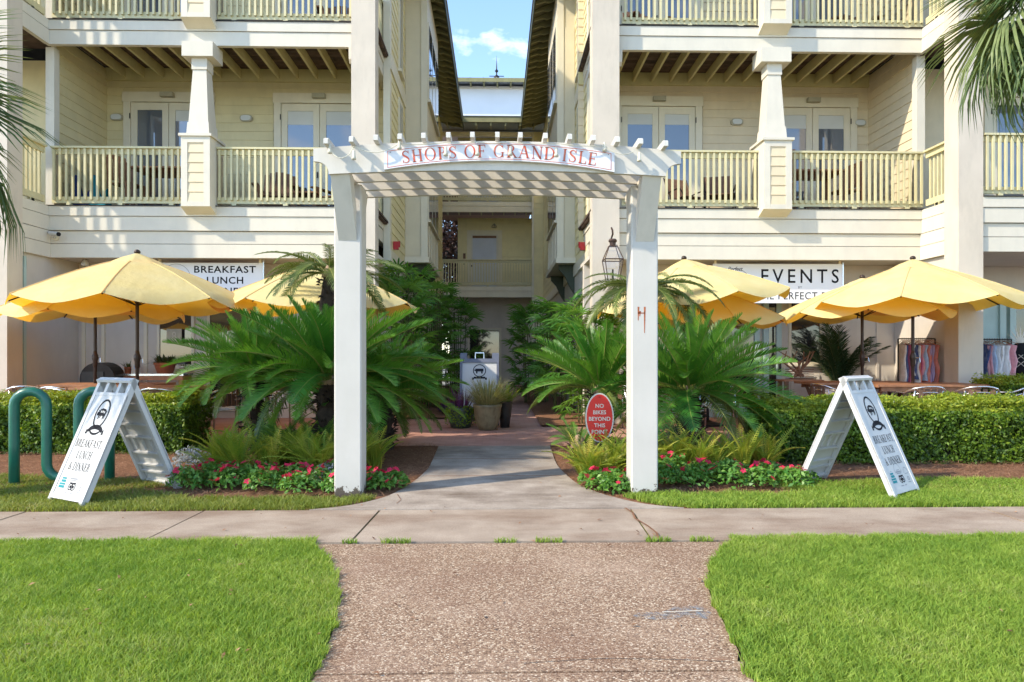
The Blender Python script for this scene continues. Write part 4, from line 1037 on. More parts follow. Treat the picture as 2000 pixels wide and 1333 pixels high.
def sandwich_board(loc, wdir, label, kind='white'):
    """white moulded A-frame; wdir is the direction (degrees) along its width; the printed panel faces to the right of it"""
    root = empty('sandwich_board', loc, label, 'sign', 'sandwich boards on the grass', R(wdir))
    W, Hh, S = .54, 1.12, .49; ln = math.hypot(Hh, S); ang = math.atan2(S, Hh)
    for s, nm in ((-1, 'printed_panel'), (1, 'rear_panel')):
        # local panel frame: x width, y up the panel, z outwards
        Mx = Matrix.Translation((0, s*S, 0)) @ Matrix.Rotation(s*ang, 4, 'X') if s < 0 else Matrix.Translation((0, s*S, 0)) @ Matrix.Rotation(ang, 4, 'X')
        up = Vector((0, -s*S, Hh)).normalized(); out = Vector((0, s*Hh, S)).normalized(); xv = Vector((1, 0, 0)) if s < 0 else Vector((-1, 0, 0))
        def pl(x, y, z=0.0): return tuple(Vector((0, s*S, 0))+xv*x+up*y+out*z)
        p = MB()
        def pbox(x0, x1, y0, y1, z0, z1, bb=p):
            vs_ = [pl(x, y, z) for z in (z0, z1) for (x, y) in ((x0, y0), (x1, y0), (x1, y1), (x0, y1))]
            bb.add(vs_, [(0, 3, 2, 1), (4, 5, 6, 7), (0, 1, 5, 4), (1, 2, 6, 5), (2, 3, 7, 6), (3, 0, 4, 7)])
        hw = W/2
        pbox(-hw, hw, .07, ln-.17, -.012, .0)                       # face
        pbox(-hw, -hw+.045, -.0, ln-.0, -.05, .006); pbox(hw-.045, hw, -.0, ln-.0, -.05, .006)     # rails and feet
        pbox(-hw+.045, hw-.045, .04, .085, -.045, .004); pbox(-hw+.045, hw-.045, ln-.18, ln-.15, -.045, .004)
        for xx in (-.115, .075): pbox(xx, xx+.04, ln-.15, ln-.02, -.045, .004)
        pbox(-hw+.045, hw-.045, ln-.025, ln-.0, -.05, .004)
        panel = p.obj(nm, M['plastic'], root)
        rib = MB()
        for yy in (.18, .26, .40, .58, .72, .86, .94): pbox(-hw+.045, hw-.045, yy, yy+.018, -.04, -.013, rib)
        for xx in (-.13, .0, .13): pbox(xx-.008, xx+.008, .44, .575, -.034, -.013, rib)
        rib.obj('panel_rib', M['plastic'], panel)['kind'] = 'stuff'
        if s < 0:
            place = lambda x, y, e=0.0: pl(x, y, .0016+e)
            emblem(lambda x, y, e=0.0: place(x, y+.86, e), panel, .86)
            for tx, yy, sq in (('BREAKFAST,', .53, .70), ('LUNCH', .42, .70), ('& DINNER', .31, .70)):
                ps = poly_lines(tx, .074, .07, None, sq); dx = {'LUNCH': -.0, '& DINNER': -.0}.get(tx, 0)
                decal('lettering', [[(q[0]+dx, q[1]+yy) for q in f] for f in ps], M['grayprint'], panel, lambda x, y: place(x, y))
            decal('award_mark', [[(p_[0]-.15, p_[1]+.185) for p_ in q] for q in rect(-.04, -.045, .045, -.022)+rect(-.045, -.016, .045, .0)+rect(-.03, .008, .04, .03)+rect(-.03, .036, .035, .052)+rect(-.0, .06, .01, .07)], M['teal'], panel, lambda x, y: place(x, y))
            decal('award_mark', ring(-.01, .16, .034, .034, .025, .025, 0, 360, 14)+ring(.033, .16, .034, .034, .025, .025, 0, 360, 14)+ring(-.01, .16, .013, .013, .0, .0, 0, 360, 10)+ring(.033, .16, .013, .013, .0, .0, 0, 360, 10)+rect(-.035, .19, .06, .199), M['grayprint'], panel, lambda x, y: place(x, y))
            decal('award_mark', ring(.0, .225, .07, .095, .066, .09, 0, 180, 14)+rect(-.05, .215, .05, .223)+rect(-.055, .228, .055, .241)+rect(-.03, .248, .03, .255)+rect(-.06, .098, -.0, .106)+rect(.02, .098, .06, .106), M['faint'], panel, lambda x, y: place(x, y))
            decal('award_mark', ring(.15, .21, .045, .055, .041, .05, 0, 180, 12)+ring(.15, .155, .02, .02, .012, .012, 0, 360, 12)+rect(.12, .118, .18, .125)+rect(.115, .2, .185, .206), M['faint'], panel, lambda x, y: place(x, y))
    MB().tube([(-.26, 0, Hh-.012), (.26, 0, Hh-.012)], .016, 8).obj('hinge_pin', M['plastic'], root)
    return root
sandwich_board((-3.645, 6.645, .0), -30, 'white sandwich board for breakfast lunch and dinner beside the bike rack')
sandwich_board((3.60, 6.76, .01), 37, 'white sandwich board for breakfast lunch and dinner in front of the long hedge')

def courtyard_board():
    root = empty('sandwich_board', (-.30, 12.05, .12), 'slate grey framed sandwich board with white poster behind the flower pots', 'sign')
    for s in (-1, 1):
        b = MB(); sl = .28
        def q(x, z, o=0.0): return (x, s*(sl*(1-z/1.25))+s*o, z)
        def bar(x0, x1, z0, z1, d=.03, bb=None):
            bb = bb or b
            bb.add([q(x0, z0), q(x1, z0), q(x1, z1), q(x0, z1), q(x0, z0, d), q(x1, z0, d), q(x1, z1, d), q(x0, z1, d)], [(0, 1, 2, 3), (7, 6, 5, 4), (0, 4, 5, 1), (1, 5, 6, 2), (2, 6, 7, 3), (3, 7, 4, 0)])
        bar(-.34, -.30, 0, 1.25); bar(.30, .34, 0, 1.25); bar(-.30, .30, 1.08, 1.15); bar(-.30, .30, .08, .14); bar(-.30, -.22, 1.15, 1.25); bar(.22, .30, 1.15, 1.25)
        fr = b.obj('frame', M['grey_plastic'], root)
        if s < 0:
            pn = MB(); bar(-.30, .30, .14, 1.08, .012, pn); po = pn.obj('poster', M['plastic'], root)
            place = lambda x, y, e=0.0: tuple(Vector(q(x, y, .0145+e)))
            decal('badge_ring', [[(p[0], p[1]+.94) for p in f] for f in ring(0, 0, .115, .11, .10, .096, 0, 360, 26)], M['grayprint'], po, place)
            decal('badge_pig', [[(x, y+.94) for (x, y) in f] for f in rect(-.07, -.015, .07, .035)+rect(-.06, -.05, -.035, -.01)+rect(.03, -.05, .055, -.01)+rect(-.09, -.005, -.068, .02)], M['grayprint'], po, place)
            decal('badge_ribbon', [[(x, y+.80) for (x, y) in f] for f in rect(-.1, -.0, .1, .035)+rect(-.13, -.02, -.1, .02)+rect(.1, -.02, .13, .02)], M['grayprint'], po, place)
            hd = MB().tube([(-.075, -.02, 1.15), (-.075, -.01, 1.25), (.075, -.01, 1.25), (.075, -.02, 1.15)], .012, 6).obj('handle', M['alu'], root)
courtyard_board()

# red oval notice on a short stake
def notice():
    root = empty('notice_sign', (1.19, 7.88, gz(7.88)), 'red oval sign with white rim saying no bikes beyond this point', 'sign')
    MB().box(-.02, .02, .0, .03, 0, .75).obj('stake', M['iron'], root)
    z0 = .56
    MB().prism([(p[0], p[1]+z0) for p in ell(0, 0, .165, .285, 0, 360, 36)[:-1]], -.014, -.002, 'Y').obj('rim_plate', M['white'], root)
    MB().prism([(p[0], p[1]+z0) for p in ell(0, 0, .15, .27, 0, 360, 36)[:-1]], -.0165, -.0141, 'Y').obj('red_face', M['red'], root)
    for k, tx in enumerate(('NO', 'BIKES', 'BEYOND', 'THIS', 'POINT')):
        ps = sans(tx, .045, .02); decal('lettering', [[(p[0], p[1]+z0+.115-k*.075) for p in f] for f in ps], M['white'], root, lambda x, z: (x, -.018, z))
    MB().lathe([(0, 0), (.01, 0), (.01, .006), (0, .006)], 8, (0, -.02, z0+.235)).obj('bolt', M['iron'], root)
notice()

# hung banners
def banner(name, x0, x1, z0, z1, y, label):
    root = empty(name, ((x0+x1)/2, y, z0), label, 'banner', 'shop banners')
    w, h = x1-x0, z1-z0
    MB().box(-w/2, w/2, -.008, .008, 0, h).obj('banner_sheet', M['banner'], root)
    for x in (-w/2+.05, w/2-.05): MB().box(x-.02, x+.02, -.02, .02, h, 3.09-z0).obj('hanger', M['trim'], root)
    MB().box(w/2, w/2+.02, -.015, .015, 0, h+.05).obj('edge_bar', M['alu'], root)
    return root, lambda x, z: (x, -.0095, z)
bn, pl_ = banner('shop_banner', -6.20, -4.28, 2.28, 3.02, 12.62, 'white banner reading breakfast lunch dinner under the balcony')
for k, tx in enumerate(('BREAKFAST', 'LUNCH', 'DINNER')):
    w = {'BREAKFAST': 1.12, 'LUNCH': .66, 'DINNER': .74}[tx]
    decal('lettering', [[(p[0]+.27, p[1]+.56-k*.20) for p in f] for f in sans(tx, .125, .018, 1.1, w)], M['black'], bn, pl_)
decal('logo_ring', [[(p[0]-.62, p[1]+.45) for p in f] for f in ring(0, 0, .27, .27, .262, .262, 0, 360, 30)], M['faint'], bn, pl_)
bn, pl_ = banner('shop_banner', 4.02, 6.46, 2.30, 3.03, 12.62, 'white banner reading events by perfect pig under the balcony')
decal('lettering', [[(p[0]+.42, p[1]+.38) for p in f] for f in sans('EVENTS', .255, .008, 1.4, 1.46)], M['black'], bn, pl_)
decal('lettering', [[(p[0]+.42, p[1]+.275) for p in f] for f in sans('BY', .04, .0, 1.2)], M['black'], bn, pl_)
decal('lettering', [[(p[0]+.34, p[1]+.07) for p in f] for f in sans('THE PERFECT PIG', .135, .002, 1.1, 1.50)], M['black'], bn, pl_)
decal('logo_ring', [[(p[0]-.80, p[1]+.34) for p in f] for f in ring(0, 0, .30, .30, .293, .293, 0, 360, 30)], M['grayprint'], bn, pl_)
decal('logo_script', [[(q[0]+.25*q[1]-.80, q[1]+.60) for q in f] for f in sans('Perfect', .075, .0, .9)], M['grayprint'], bn, pl_)

# ------------------------------------------------------------------ green bike rack
def bike_rack():
    root = empty('bike_rack', (-4.45, 7.1, gz(7.1)), 'green painted wave shaped steel bike rack on the grass', 'bike rack')
    r = .048; pts = []
    a = Vector((-4.88, 7.02)); d = Vector((.785, .17)).normalized()*1.0
    span = .235; z1 = .82
    prof = [(0, -.06), (0, .3), (0, z1-.0)]
    def arc(cx, cz, rr, a0, a1, n=9): return [(cx+rr*math.cos(R(a0+(a1-a0)*k/n)), cz+rr*math.sin(R(a0+(a1-a0)*k/n))) for k in range(n+1)]
    rr = .145; pr = [(0, -.06), (0, .4)]+arc(rr, .80, rr, 180, 0)+[(2*rr, .5)]+arc(3*rr, .20, rr, 180, 360)+[(4*rr, .5)]+arc(5*rr, .80, rr, 180, 0)+[(6*rr, .4), (6*rr, -.06)]
    for u, z in pr: pts.append((a.x+d.x*u+4.45, a.y+d.y*u-7.1, z))
    MB().tube(pts, r, 14).obj('wave_tube', M['green_paint'], root, smooth=True)
    for u in (0, 6*rr): MB().lathe([(0, 0), (.085, 0), (.085, .012), (0, .012)], 14, (a.x+d.x*u+4.45, a.y+d.y*u-7.1, -.002)).obj('foot_flange', M['green_paint'], root)
bike_rack()

# ------------------------------------------------------------------ umbrellas
def umbrella(x, y, ztop, rad, rot, label, tilt=(0, 0), pole_off=(0, 0)):
    z0 = gz(y); root = empty('patio_umbrella', (x, y, z0), label, 'umbrella', 'yellow patio umbrellas')
    h = ztop-z0; drop = rad*.40; rim = h-drop; n = 8
    TM = Matrix.Translation((0, 0, rim)) @ Euler((R(tilt[0]), R(tilt[1]), 0)).to_matrix().to_4x4() @ Matrix.Translation((0, 0, -rim))
    cv = .20*rad                                            # radius where the vent opening starts
    def surf(a, t, k):                                      # t from 0 at the hub to 1 at the rim; k 0..1 across a gore
        sag = (1-abs(2*k-1)**1.6)
        rr = rad*t*(1-.055*sag*t); z = h-.05-drop*(t**1.12)-.028*sag*t+.03*math.sin(t*math.pi)
        if t > .985: z -= .095*sag
        return TM @ Vector((rr*math.cos(a), rr*math.sin(a), z))
    ts = [.16, .32, .5, .68, .84, .96, 1.0]; ks = 8
    for g_ in range(n):
        a0 = rot+2*math.pi*g_/n; da = 2*math.pi/n; b = MB(); v = []
        for t in ts:
            for k in range(ks+1): v.append(surf(a0+da*k/ks, t, k/ks))
        f = [(i*(ks+1)+k, i*(ks+1)+k+1, (i+1)*(ks+1)+k+1, (i+1)*(ks+1)+k) for i in range(len(ts)-1) for k in range(ks)]
        b.add(v, f); b.obj('canopy_panel', M['canopy'], root, smooth=True)
        MB().tube([tuple(surf(a0, t, 0)+Vector((0, 0, .004))) for t in ts], .007, 5).obj('seam_tape', M['canopy'], root)
        p0 = surf(a0, .03, 0)-Vector((0, 0, .02)); p1 = surf(a0, .985, 0)-Vector((0, 0, .022))
        rb = MB().tube([p0, (p0+p1)/2+Vector((0, 0, .02)), p1], .011, 6).obj('rib', M['bronze'], root)
        pm = p0.lerp(p1, .5); MB().tube([pm, TM @ Vector((0, 0, rim-.10))], .008, 5).obj('strut', M['bronze'], rb)
    cap = MB(); v = []
    for t in (0, .55, 1.0):
        for k in range(40):
            a = rot+2*math.pi*k/40; s = .5-.5*math.cos(8*(a-rot)); rr = (.24*rad)*t*(1-.03*s); v.append(TM @ Vector((rr*math.cos(a), rr*math.sin(a), h-.005-.105*rad*t**1.2-(.035*s if t == 1 else 0)+.02)))
    cap.add(v, [(i*40+k, i*40+(k+1) % 40, (i+1)*40+(k+1) % 40, (i+1)*40+k) for i in range(2) for k in range(40)])
    cap.obj('vent_cap', M['canopy'], root, smooth=True)
    tp = TM @ Vector((0, 0, h+.03))
    MB().lathe([(0, .0), (.04, .0), (.045, .02), (.03, .045), (0, .055)], 12, tuple(tp-Vector((0, 0, .02)))).obj('finial', M['bronze'], root, smooth=True)
    pole = MB(); pole.tube([(0, 0, 0), (0, 0, 1.2), (0, 0, rim-.02), tuple(TM @ Vector((0, 0, h)))], .024, 12); po = pole.obj('pole', M['bronze'], root, smooth=True)
    MB().lathe([(.024, 0), (.034, .03), (.036, .10), (.046, .14), (.046, .18), (.03, .22), (.024, .26)], 12, (0, 0, 1.02)).obj('crank_housing', M['bronze'], po, smooth=True)
    MB().tube([(.04, 0, 1.17), (.09, -.02, 1.17), (.10, -.03, 1.10)], .008, 6).obj('crank_handle', M['alu'], po)
    MB().lathe([(0, 0), (.28, 0), (.28, .03), (.1, .07), (.045, .1), (.04, .3), (0, .3)], 20).obj('base', M['iron'], root)
    return root
umbrella(-5.20, 10.0, 2.80, 1.63, R(14), 'yellow patio umbrella spread over the table by the bike rack hedge')
umbrella(-6.38, 11.0, 2.58, 1.35, R(5), 'yellow patio umbrella tucked behind and below its larger neighbour by the bike rack')
umbrella(-2.88, 11.1, 2.84, 1.64, R(22.5), 'yellow patio umbrella half hidden behind sago fronds below the breakfast banner')
umbrella(3.02, 10.7, 2.84, 1.52, R(10), 'tilted yellow patio umbrella beside the hanging lantern', (0, -6))
umbrella(3.62, 11.7, 2.52, 1.36, R(0), 'low yellow patio umbrella beneath the tilted one, by the shop doors')
umbrella(6.15, 11.35, 2.62, 1.36, R(20), 'yellow patio umbrella in front of the dark potted palm')
umbrella(6.58, 10.65, 2.84, 1.58, R(8), 'yellow patio umbrella spread in front of the pink clothes rack')

# ------------------------------------------------------------------ terrace tables and chairs
def table_proto():
    root = empty('patio_table', (0, 0, .12), 'x', 'table', 'teak tables on the terrace')
    for k in range(9): MB().box(-.82, .82, -.42+k*.0945, -.42+k*.0945+.086, .735, .765).obj('slat', M['wood'], root)
    MB().box(-.84, -.821, -.43, .43, .725, .767).obj('end_rail', M['wood'], root); MB().box(.821, .84, -.43, .43, .725, .767).obj('end_rail', M['wood'], root)
    MB().box(-.75, .75, -.36, -.33, .66, .733).obj('apron', M['wood'], root); MB().box(-.75, .75, .33, .36, .66, .733).obj('apron', M['wood'], root)
    for x in (-.7, .7):
        for s in (-1, 1): MB().tube([(x, s*.36, 0), (x, -s*.3, .72)], .03, 6).obj('leg', M['wood_d'], root)
    return root
tp_ = table_proto()
spots = [(-6.1, 10.9, 4, 'teak slat table under the lower umbrella by the bike rack hedge'), (-5.1, 9.95, -3, 'teak slat table under the large umbrella by the bike rack hedge'), (-3.1, 11.0, 8, 'teak slat table behind the sago palms below the breakfast banner'),
         (3.2, 11.0, 0, 'teak slat table by the aqua shop doors'), (6.0, 11.3, 2, 'teak slat table under the umbrella near the potted palm'), (6.62, 10.6, -2, 'teak slat table under the umbrella near the pink clothes rack')]
for i, (x, y, a, lb) in enumerate(spots):
    if i == 0: tp_.location = (x, y, .12); tp_.rotation_euler = (0, 0, R(a)); tp_['label'] = lb
    else: copy_tree(tp_, (x, y, .12), R(a), lb)
def chair_proto():
    root = empty('bistro_chair', (0, 0, .12), 'round armed aluminium bistro chair with wooden slats on the terrace', 'chair', 'aluminium bistro chairs')
    # one hoop of tube makes arms and back
    hoop = [(-.26, -.24, 0), (-.26, -.22, .40), (-.275, -.20, .62), (-.28, -.05, .665)]+[(.28*math.cos(R(a)), .12+.22*math.sin(R(a)), .665+.10*math.sin(R(a))) for a in range(180, -1, -20)]+[(.28, -.05, .665), (.275, -.20, .62), (.26, -.22, .40), (.26, -.24, 0)]
    MB().tube(hoop, .0125, 8).obj('arm_hoop', M['alu'], root, smooth=True)
    hoop2 = [(.24*math.cos(R(a)), .12+.19*math.sin(R(a)), .60+.08*math.sin(R(a))) for a in range(180, -1, -20)]
    MB().tube(hoop2, .009, 6).obj('back_hoop', M['alu'], root, smooth=True)
    for s in (-1, 1): MB().tube([(s*.22, .2, 0), (s*.21, .2, .42), (s*.2, .26, .70)], .0125, 8).obj('leg', M['alu'], root, smooth=True)
    for k in range(6): MB().box(-.23, .23, -.22+k*.075, -.22+k*.075+.06, .43, .445).obj('seat_slat', M['alu'], root)
    for k in range(4): MB().box(-.17+k*.09, -.17+k*.09+.06, .285, .297, .5, .73).obj('back_slat', M['wood_d'], root)
    return root
cp = chair_proto()
cs = [(-6.95, 10.35, 200), (-6.25, 10.1, 170), (-5.9, 9.7, 150), (-4.0, 9.75, 250), (-3.55, 10.2, 200), (-3.35, 9.95, 160), (2.75, 10.15, 185), (3.35, 10.25, 170), (5.3, 10.6, 100), (6.25, 9.98, 178), (7.05, 9.95, 165), (7.7, 10.2, 230), (-4.6, 9.62, 175), (2.3, 11.1, 90)]
for i, (x, y, a) in enumerate(cs):
    if i == 0: cp.location = (x, y, .12); cp.rotation_euler = (0, 0, R(a))
    else: copy_tree(cp, (x, y, .12), R(a))

# ------------------------------------------------------------------ balcony furniture
def adirondack(name='adirondack_chair'):
    root = empty(name, (0, 0, 0), 'x', 'chair', 'wooden lounge chairs on the balconies')
    for k in range(6): MB().box(-.27, .27, -.32+k*.09, -.32+k*.09+.075, .33-k*.018, .35-k*.018).obj('seat_slat', M['wood_d'], root)
    for k in range(6):
        x = -.25+k*.1; hh = .62+.10*math.sin(R(180*(k+.5)/6))
        MB().prism([(.14, .24), (.16, .24), (.16+hh*.36, .24+hh), (.14+hh*.36, .24+hh)], x-.043, x+.043, 'X').obj('back_slat', M['wood_d'], root)
    for s in (-1, 1):
        MB().box(s*.36-.06, s*.36+.06, -.38, .32, .52, .545).obj('arm', M['wood_d'], root)
        MB().box(s*.30-.015, s*.30+.015, -.36, -.27, 0, .52).obj('leg', M['wood_d'], root)
        MB().prism([(-.35, .22), (-.35, .33), (.45, .1), (.5, 0), (.38, 0)], s*.285-.013, s*.285+.013, 'X').obj('side_rail', M['wood_d'], root)
    MB().box(-.34, .34, .22, .245, .44, .52).obj('back_rail', M['wood_d'], root)
    return root
ad = adirondack()
for i, (x, y, z, a, lb) in enumerate(((-4.2, 13.2, 3.985, 10, 'brown slatted lounge chair behind the railing beside its low side table'), (-3.0, 13.2, 3.985, -25, 'brown slatted lounge chair behind the railing next to the square column'),
        (2.9, 13.3, 7.285, 15, 'brown slatted lounge chair on the top balcony above the aqua shop doors'), (-3.0, 13.2, 7.285, 10, 'brown slatted lounge chair on the top balcony next to the square column'), (7.0, 13.3, 7.285, -5, 'brown slatted lounge chair on the top balcony above the clothes rack'))):
    if i == 0: ad.location = (x, y, z); ad.rotation_euler = (0, 0, R(a)); ad['label'] = lb
    else: copy_tree(ad, (x, y, z), R(a), lb)
def wtable(name, loc, w, d, h, label, cat='table'):
    root = empty(name, loc, label, cat)
    for k in range(5): MB().box(-w/2, w/2, -d/2+k*d/5, -d/2+(k+.92)*d/5, h-.03, h).obj('slat', M['wood'], root)
    for sx in (-1, 1):
        for sy in (-1, 1): MB().box(sx*(w/2-.06)-.03, sx*(w/2-.06)+.03, sy*(d/2-.06)-.03, sy*(d/2-.06)+.03, 0, h-.031).obj('leg', M['wood_d'], root)
    MB().box(-w/2+.05, w/2-.05, -.02, .02, .25, .31).obj('stretcher', M['wood_d'], root)
    return root
wtable('side_table', (-3.62, 13.1, 3.985), .5, .45, .42, 'low wooden side table between two lounge chairs on the balcony')
wtable('balcony_table', (-6.3, 13.3, 3.985), 1.15, .8, .88, 'tall wooden table on the balcony behind the palm leaf')
wtable('balcony_table', (6.1, 13.3, 3.985), 1.2, .8, .90, 'tall wooden table on the balcony above the events banner')
def wchair(loc, rz, label, high=.55):
    root = empty('wooden_chair', loc, label, 'chair', 'wooden chairs on the balconies', R(rz))
    for sx in (-1, 1):
        MB().box(sx*.2-.02, sx*.2+.02, -.22, -.18, 0, high-.03).obj('leg', M['wood'], root)
        MB().prism([(.18, 0), (.22, 0), (.29, high+.5), (.25, high+.5)], sx*.2-.02, sx*.2+.02, 'X').obj('leg', M['wood'], root)
    for k in range(4): MB().box(-.22, .22, -.22+k*.11, -.22+k*.11+.1, high-.029, high).obj('seat_slat', M['wood'], root)
    for k in range(4): MB().prism([(.22, high+.08), (.24, high+.08), (.285, high+.52), (.265, high+.52)], -.16+k*.09, -.16+k*.09+.06, 'X').obj('back_slat', M['wood'], root)
    MB().prism([(.255, high+.5)]+[(.255+.0, high+.5), (.29, high+.5), (.30, high+.58), (.265, high+.58)], -.2, .2, 'X').obj('top_rail', M['wood'], root)
    return root
wchair((-7.05, 13.2, 3.985), 70, 'wooden chair on the balcony by the hung towels', .6); wchair((-5.75, 13.55, 3.985), -60, 'wooden chair on the balcony behind the tapered pier', .6)
wchair((6.95, 13.5, 3.985), -75, 'wooden chair on the balcony at the end of the tall table by the siding wall', .62); wchair((5.5, 13.0, 3.985), 160, 'wooden chair on the balcony beside the tapered pier above the events banner', .62)
def sling(loc, rz, label):
    root = empty('sling_chair', loc, label, 'chair', 'dark sling chairs on the balcony', R(rz))
    for s in (-1, 1):
        MB().tube([(s*.27, -.35, 0), (s*.27, -.3, .4), (s*.27, .15, .36), (s*.27, .42, .9)], .013, 6).obj('side_frame', M['iron'], root)
        MB().tube([(s*.29, -.3, .4), (s*.29, -.15, .58), (s*.29, .25, .56)], .013, 6).obj('arm', M['iron'], root); MB().tube([(s*.27, .1, .36), (s*.27, .35, 0)], .013, 6).obj('leg', M['iron'], root)
    MB().prism([(-.3, .40), (.15, .355), (.42, .9), (.43, .895), (.16, .34), (-.3, .385)], -.26, .26, 'X').obj('sling_seat', M['wood_d'], root)
sling((3.75, 13.35, 3.985), 20, 'dark framed sling chair behind the railing before the glazed balcony door'); sling((4.3, 13.1, 3.985), -15, 'dark framed sling chair behind the railing beside the tapered pier above the lantern')
for x, mname, lb, w in ((-7.62, 'cloth_navy', 'navy towel heaped behind the balcony railing near the corner post', .34), (-7.3, 'cloth_teal', 'teal towel heaped behind the balcony railing', .3)):
    b = MB(); n = 14
    v = []
    for i in range(n+1):
        for j in range(6):
            u = i/n; a = j/5
            v.append((-w/2+w*u, -.12+.24*a, .02+(.55+.12*math.sin(u*9))*(math.sin(a*math.pi)**.5)*(.75+.25*math.sin(u*5+1))))
    b.add(v, [(i*6+j, i*6+j+1, (i+1)*6+j+1, (i+1)*6+j) for i in range(n) for j in range(5)])
    tag(b.obj('beach_towel', M[mname], None, (x, 12.75, 3.985), smooth=True), lb, 'towel')

# ------------------------------------------------------------------ lantern, cameras
def lantern():
    root = empty('wall_lantern', (2.0, 11.72, 2.86), 'dark copper gas lantern hanging from a bracket on the column', 'lantern')
    MB().tube([(.02, .36, .50), (.0, .10, .52), (0, 0, .56), (-.01, -.03, .62), (-.02, .01, .665), (0, .05, .64)], .016, 8).obj('bracket', M['copper'], root, smooth=True)
    MB().lathe([(0, .47), (.06, .47), (.075, .44), (.07, .42), (.055, .42), (.05, .36), (.08, .34), (0, .34)], 12).obj('cap', M['copper'], root)
    for sx, sy in ((-1, -1), (1, -1), (1, 1), (-1, 1)):
        MB().tube([(sx*.06, sy*.06, .36), (sx*.155, sy*.155, .12), (sx*.155, sy*.155, .10), (sx*.09, sy*.09, -.32)], .0085, 5).obj('cage_bar', M['copper'], root)
    for z, w in ((.11, .155), (-.32, .09)):
        r2 = MB()
        for a, b_ in (((-w, -w), (w, -w)), ((w, -w), (w, w)), ((w, w), (-w, w)), ((-w, w), (-w, -w))): r2.tube([(a[0], a[1], z), (b_[0], b_[1], z)], .011, 5)
        r2.obj('cage_ring', M['copper'], root)['kind'] = 'stuff'
    gl = MB()
    for a, b_ in (((-1, -1), (1, -1)), ((1, -1), (1, 1)), ((1, 1), (-1, 1)), ((-1, 1), (-1, -1))):
        gl.add([(a[0]*.088, a[1]*.088, -.31), (b_[0]*.088, b_[1]*.088, -.31), (b_[0]*.15, b_[1]*.15, .10), (a[0]*.15, a[1]*.15, .10)], [(0, 1, 2, 3)])
        gl.add([(a[0]*.15, a[1]*.15, .12), (b_[0]*.15, b_[1]*.15, .12), (b_[0]*.058, b_[1]*.058, .345), (a[0]*.058, a[1]*.058, .345)], [(0, 1, 2, 3)])
    gl.obj('lantern_glass', M['glass_clear'], root)['kind'] = 'stuff'
    MB().lathe([(0, -.32), (.05, -.32), (.02, -.28), (.015, -.05), (0, -.05)], 8).obj('burner', M['iron'], root)
M['copper'] = paint('aged_copper', (.075, .045, .035), .5, .2, 12, metal=.5)
lantern()
def sec_cam(loc, s, label, aim):
    root = empty('security_camera', loc, label, 'camera', 'security cameras')
    MB().lathe([(0, 0), (.05, 0), (.05, .02), (0, .02)], 12).obj('mount', M['trim'], root, rot=(R(90), 0, 0))
    MB().tube([(0, 0, 0), (0, -.08, -.02), (s*.03, -.12, .03)], .012, 6).obj('arm', M['alu'], root)
    d = Vector(aim).normalized(); p = Vector((s*.03, -.12, .05))
    MB().tube([p-d*.10, p+d*.12], .038, 10).obj('housing', M['plastic'], root); MB().tube([p+d*.12, p+d*.14], .036, 10).obj('lens', M['black'], root)
sec_cam((-7.82, 12.31, 3.42), 1, 'white security camera on the fascia above the bike rack umbrellas', (.9, -.4, -.15))
sec_cam((7.86, 11.98, 3.36), 1, 'small white security camera on the fascia above the clothes rack', (.8, -.5, .2))
b = MB().lathe([(0, 0), (.06, 0), (.065, .03), (.055, .08), (.03, .11), (0, .12)], 14); tag(b.obj('dome_camera', M['plastic'], None, (-7.55, 12.7, 2.97), smooth=True), 'white dome camera under the soffit above the yellow umbrella', 'camera')

# ------------------------------------------------------------------ things by the shop walls
def console():
    root = empty('console_table', (-6.25, 12.6, .12), 'wooden console table with potted plants by the shop window', 'table')
    MB().box(-.62, .62, -.2, .2, .84, .875).obj('top', M['alu'], root); MB().box(-.6, .6, -.18, .18, .76, .839).obj('apron', M['wood'], root)
    for sx in (-1, 1):
        for sy in (-1, 1): MB().box(sx*.56-.035, sx*.56+.035, sy*.15-.03, sy*.15+.03, 0, .759).obj('leg', M['wood'], root)
    MB().box(-.58, .58, -.17, .17, .25, .28).obj('shelf', M['wood'], root)
console()
def potted(name, loc, prof, potm, leafm, n, L, up, label, w=.03, seed=1, cat='potted plant', droop=.5, attr=True):
    """a pot with a tuft of strap leaves"""
    root = empty(name, loc, label, cat)
    MB().lathe(prof, 22).obj('pot', potm, root, smooth=True); top_r, top_z = prof[-3] if len(prof) > 3 else prof[-1]
    MB().lathe([(0, top_z-.05), (top_r*.9, top_z-.05), (top_r*.9, top_z-.04), (0, top_z-.04)], 16).obj('potting_soil', M['mulch'], root)
    rs = random.Random(seed); b = MB(); tone = []
    for k in range(n):
        a = rs.uniform(0, 2*math.pi); r0 = top_r*.7*math.sqrt(rs.random()); e = R(rs.uniform(up, 88)); l_ = L*rs.uniform(.6, 1.1); p = Vector((r0*math.cos(a), r0*math.sin(a), top_z-.04))
        d = Vector((math.cos(a)*math.cos(e), math.sin(a)*math.cos(e), math.sin(e))); s = Vector((-math.sin(a), math.cos(a), 0)); prev = None; tn = rs.random()
        for q in range(5):
            u = q/4; ww = w*(1-u**2)*(.6+.8*u*(1-u)*2); c = p+d*l_*u+Vector((0, 0, -droop*l_*u*u))
            pr = (c-s*ww/2, c+s*ww/2)
            if prev: b.add([prev[0], prev[1], pr[1], pr[0]], [(0, 1, 2, 3)]); tone += [tn]*4
            prev = pr
    o = b.obj('foliage', leafm, root); o['kind'] = 'stuff'
    if attr: o.data.attributes.new('tone', 'FLOAT', 'POINT').data.foreach_set('value', tone)
    return root
pot_a = [(0, 0), (.12, 0), (.16, .2), (.175, .2), (.175, .25), (.15, .25), (0, .2)]
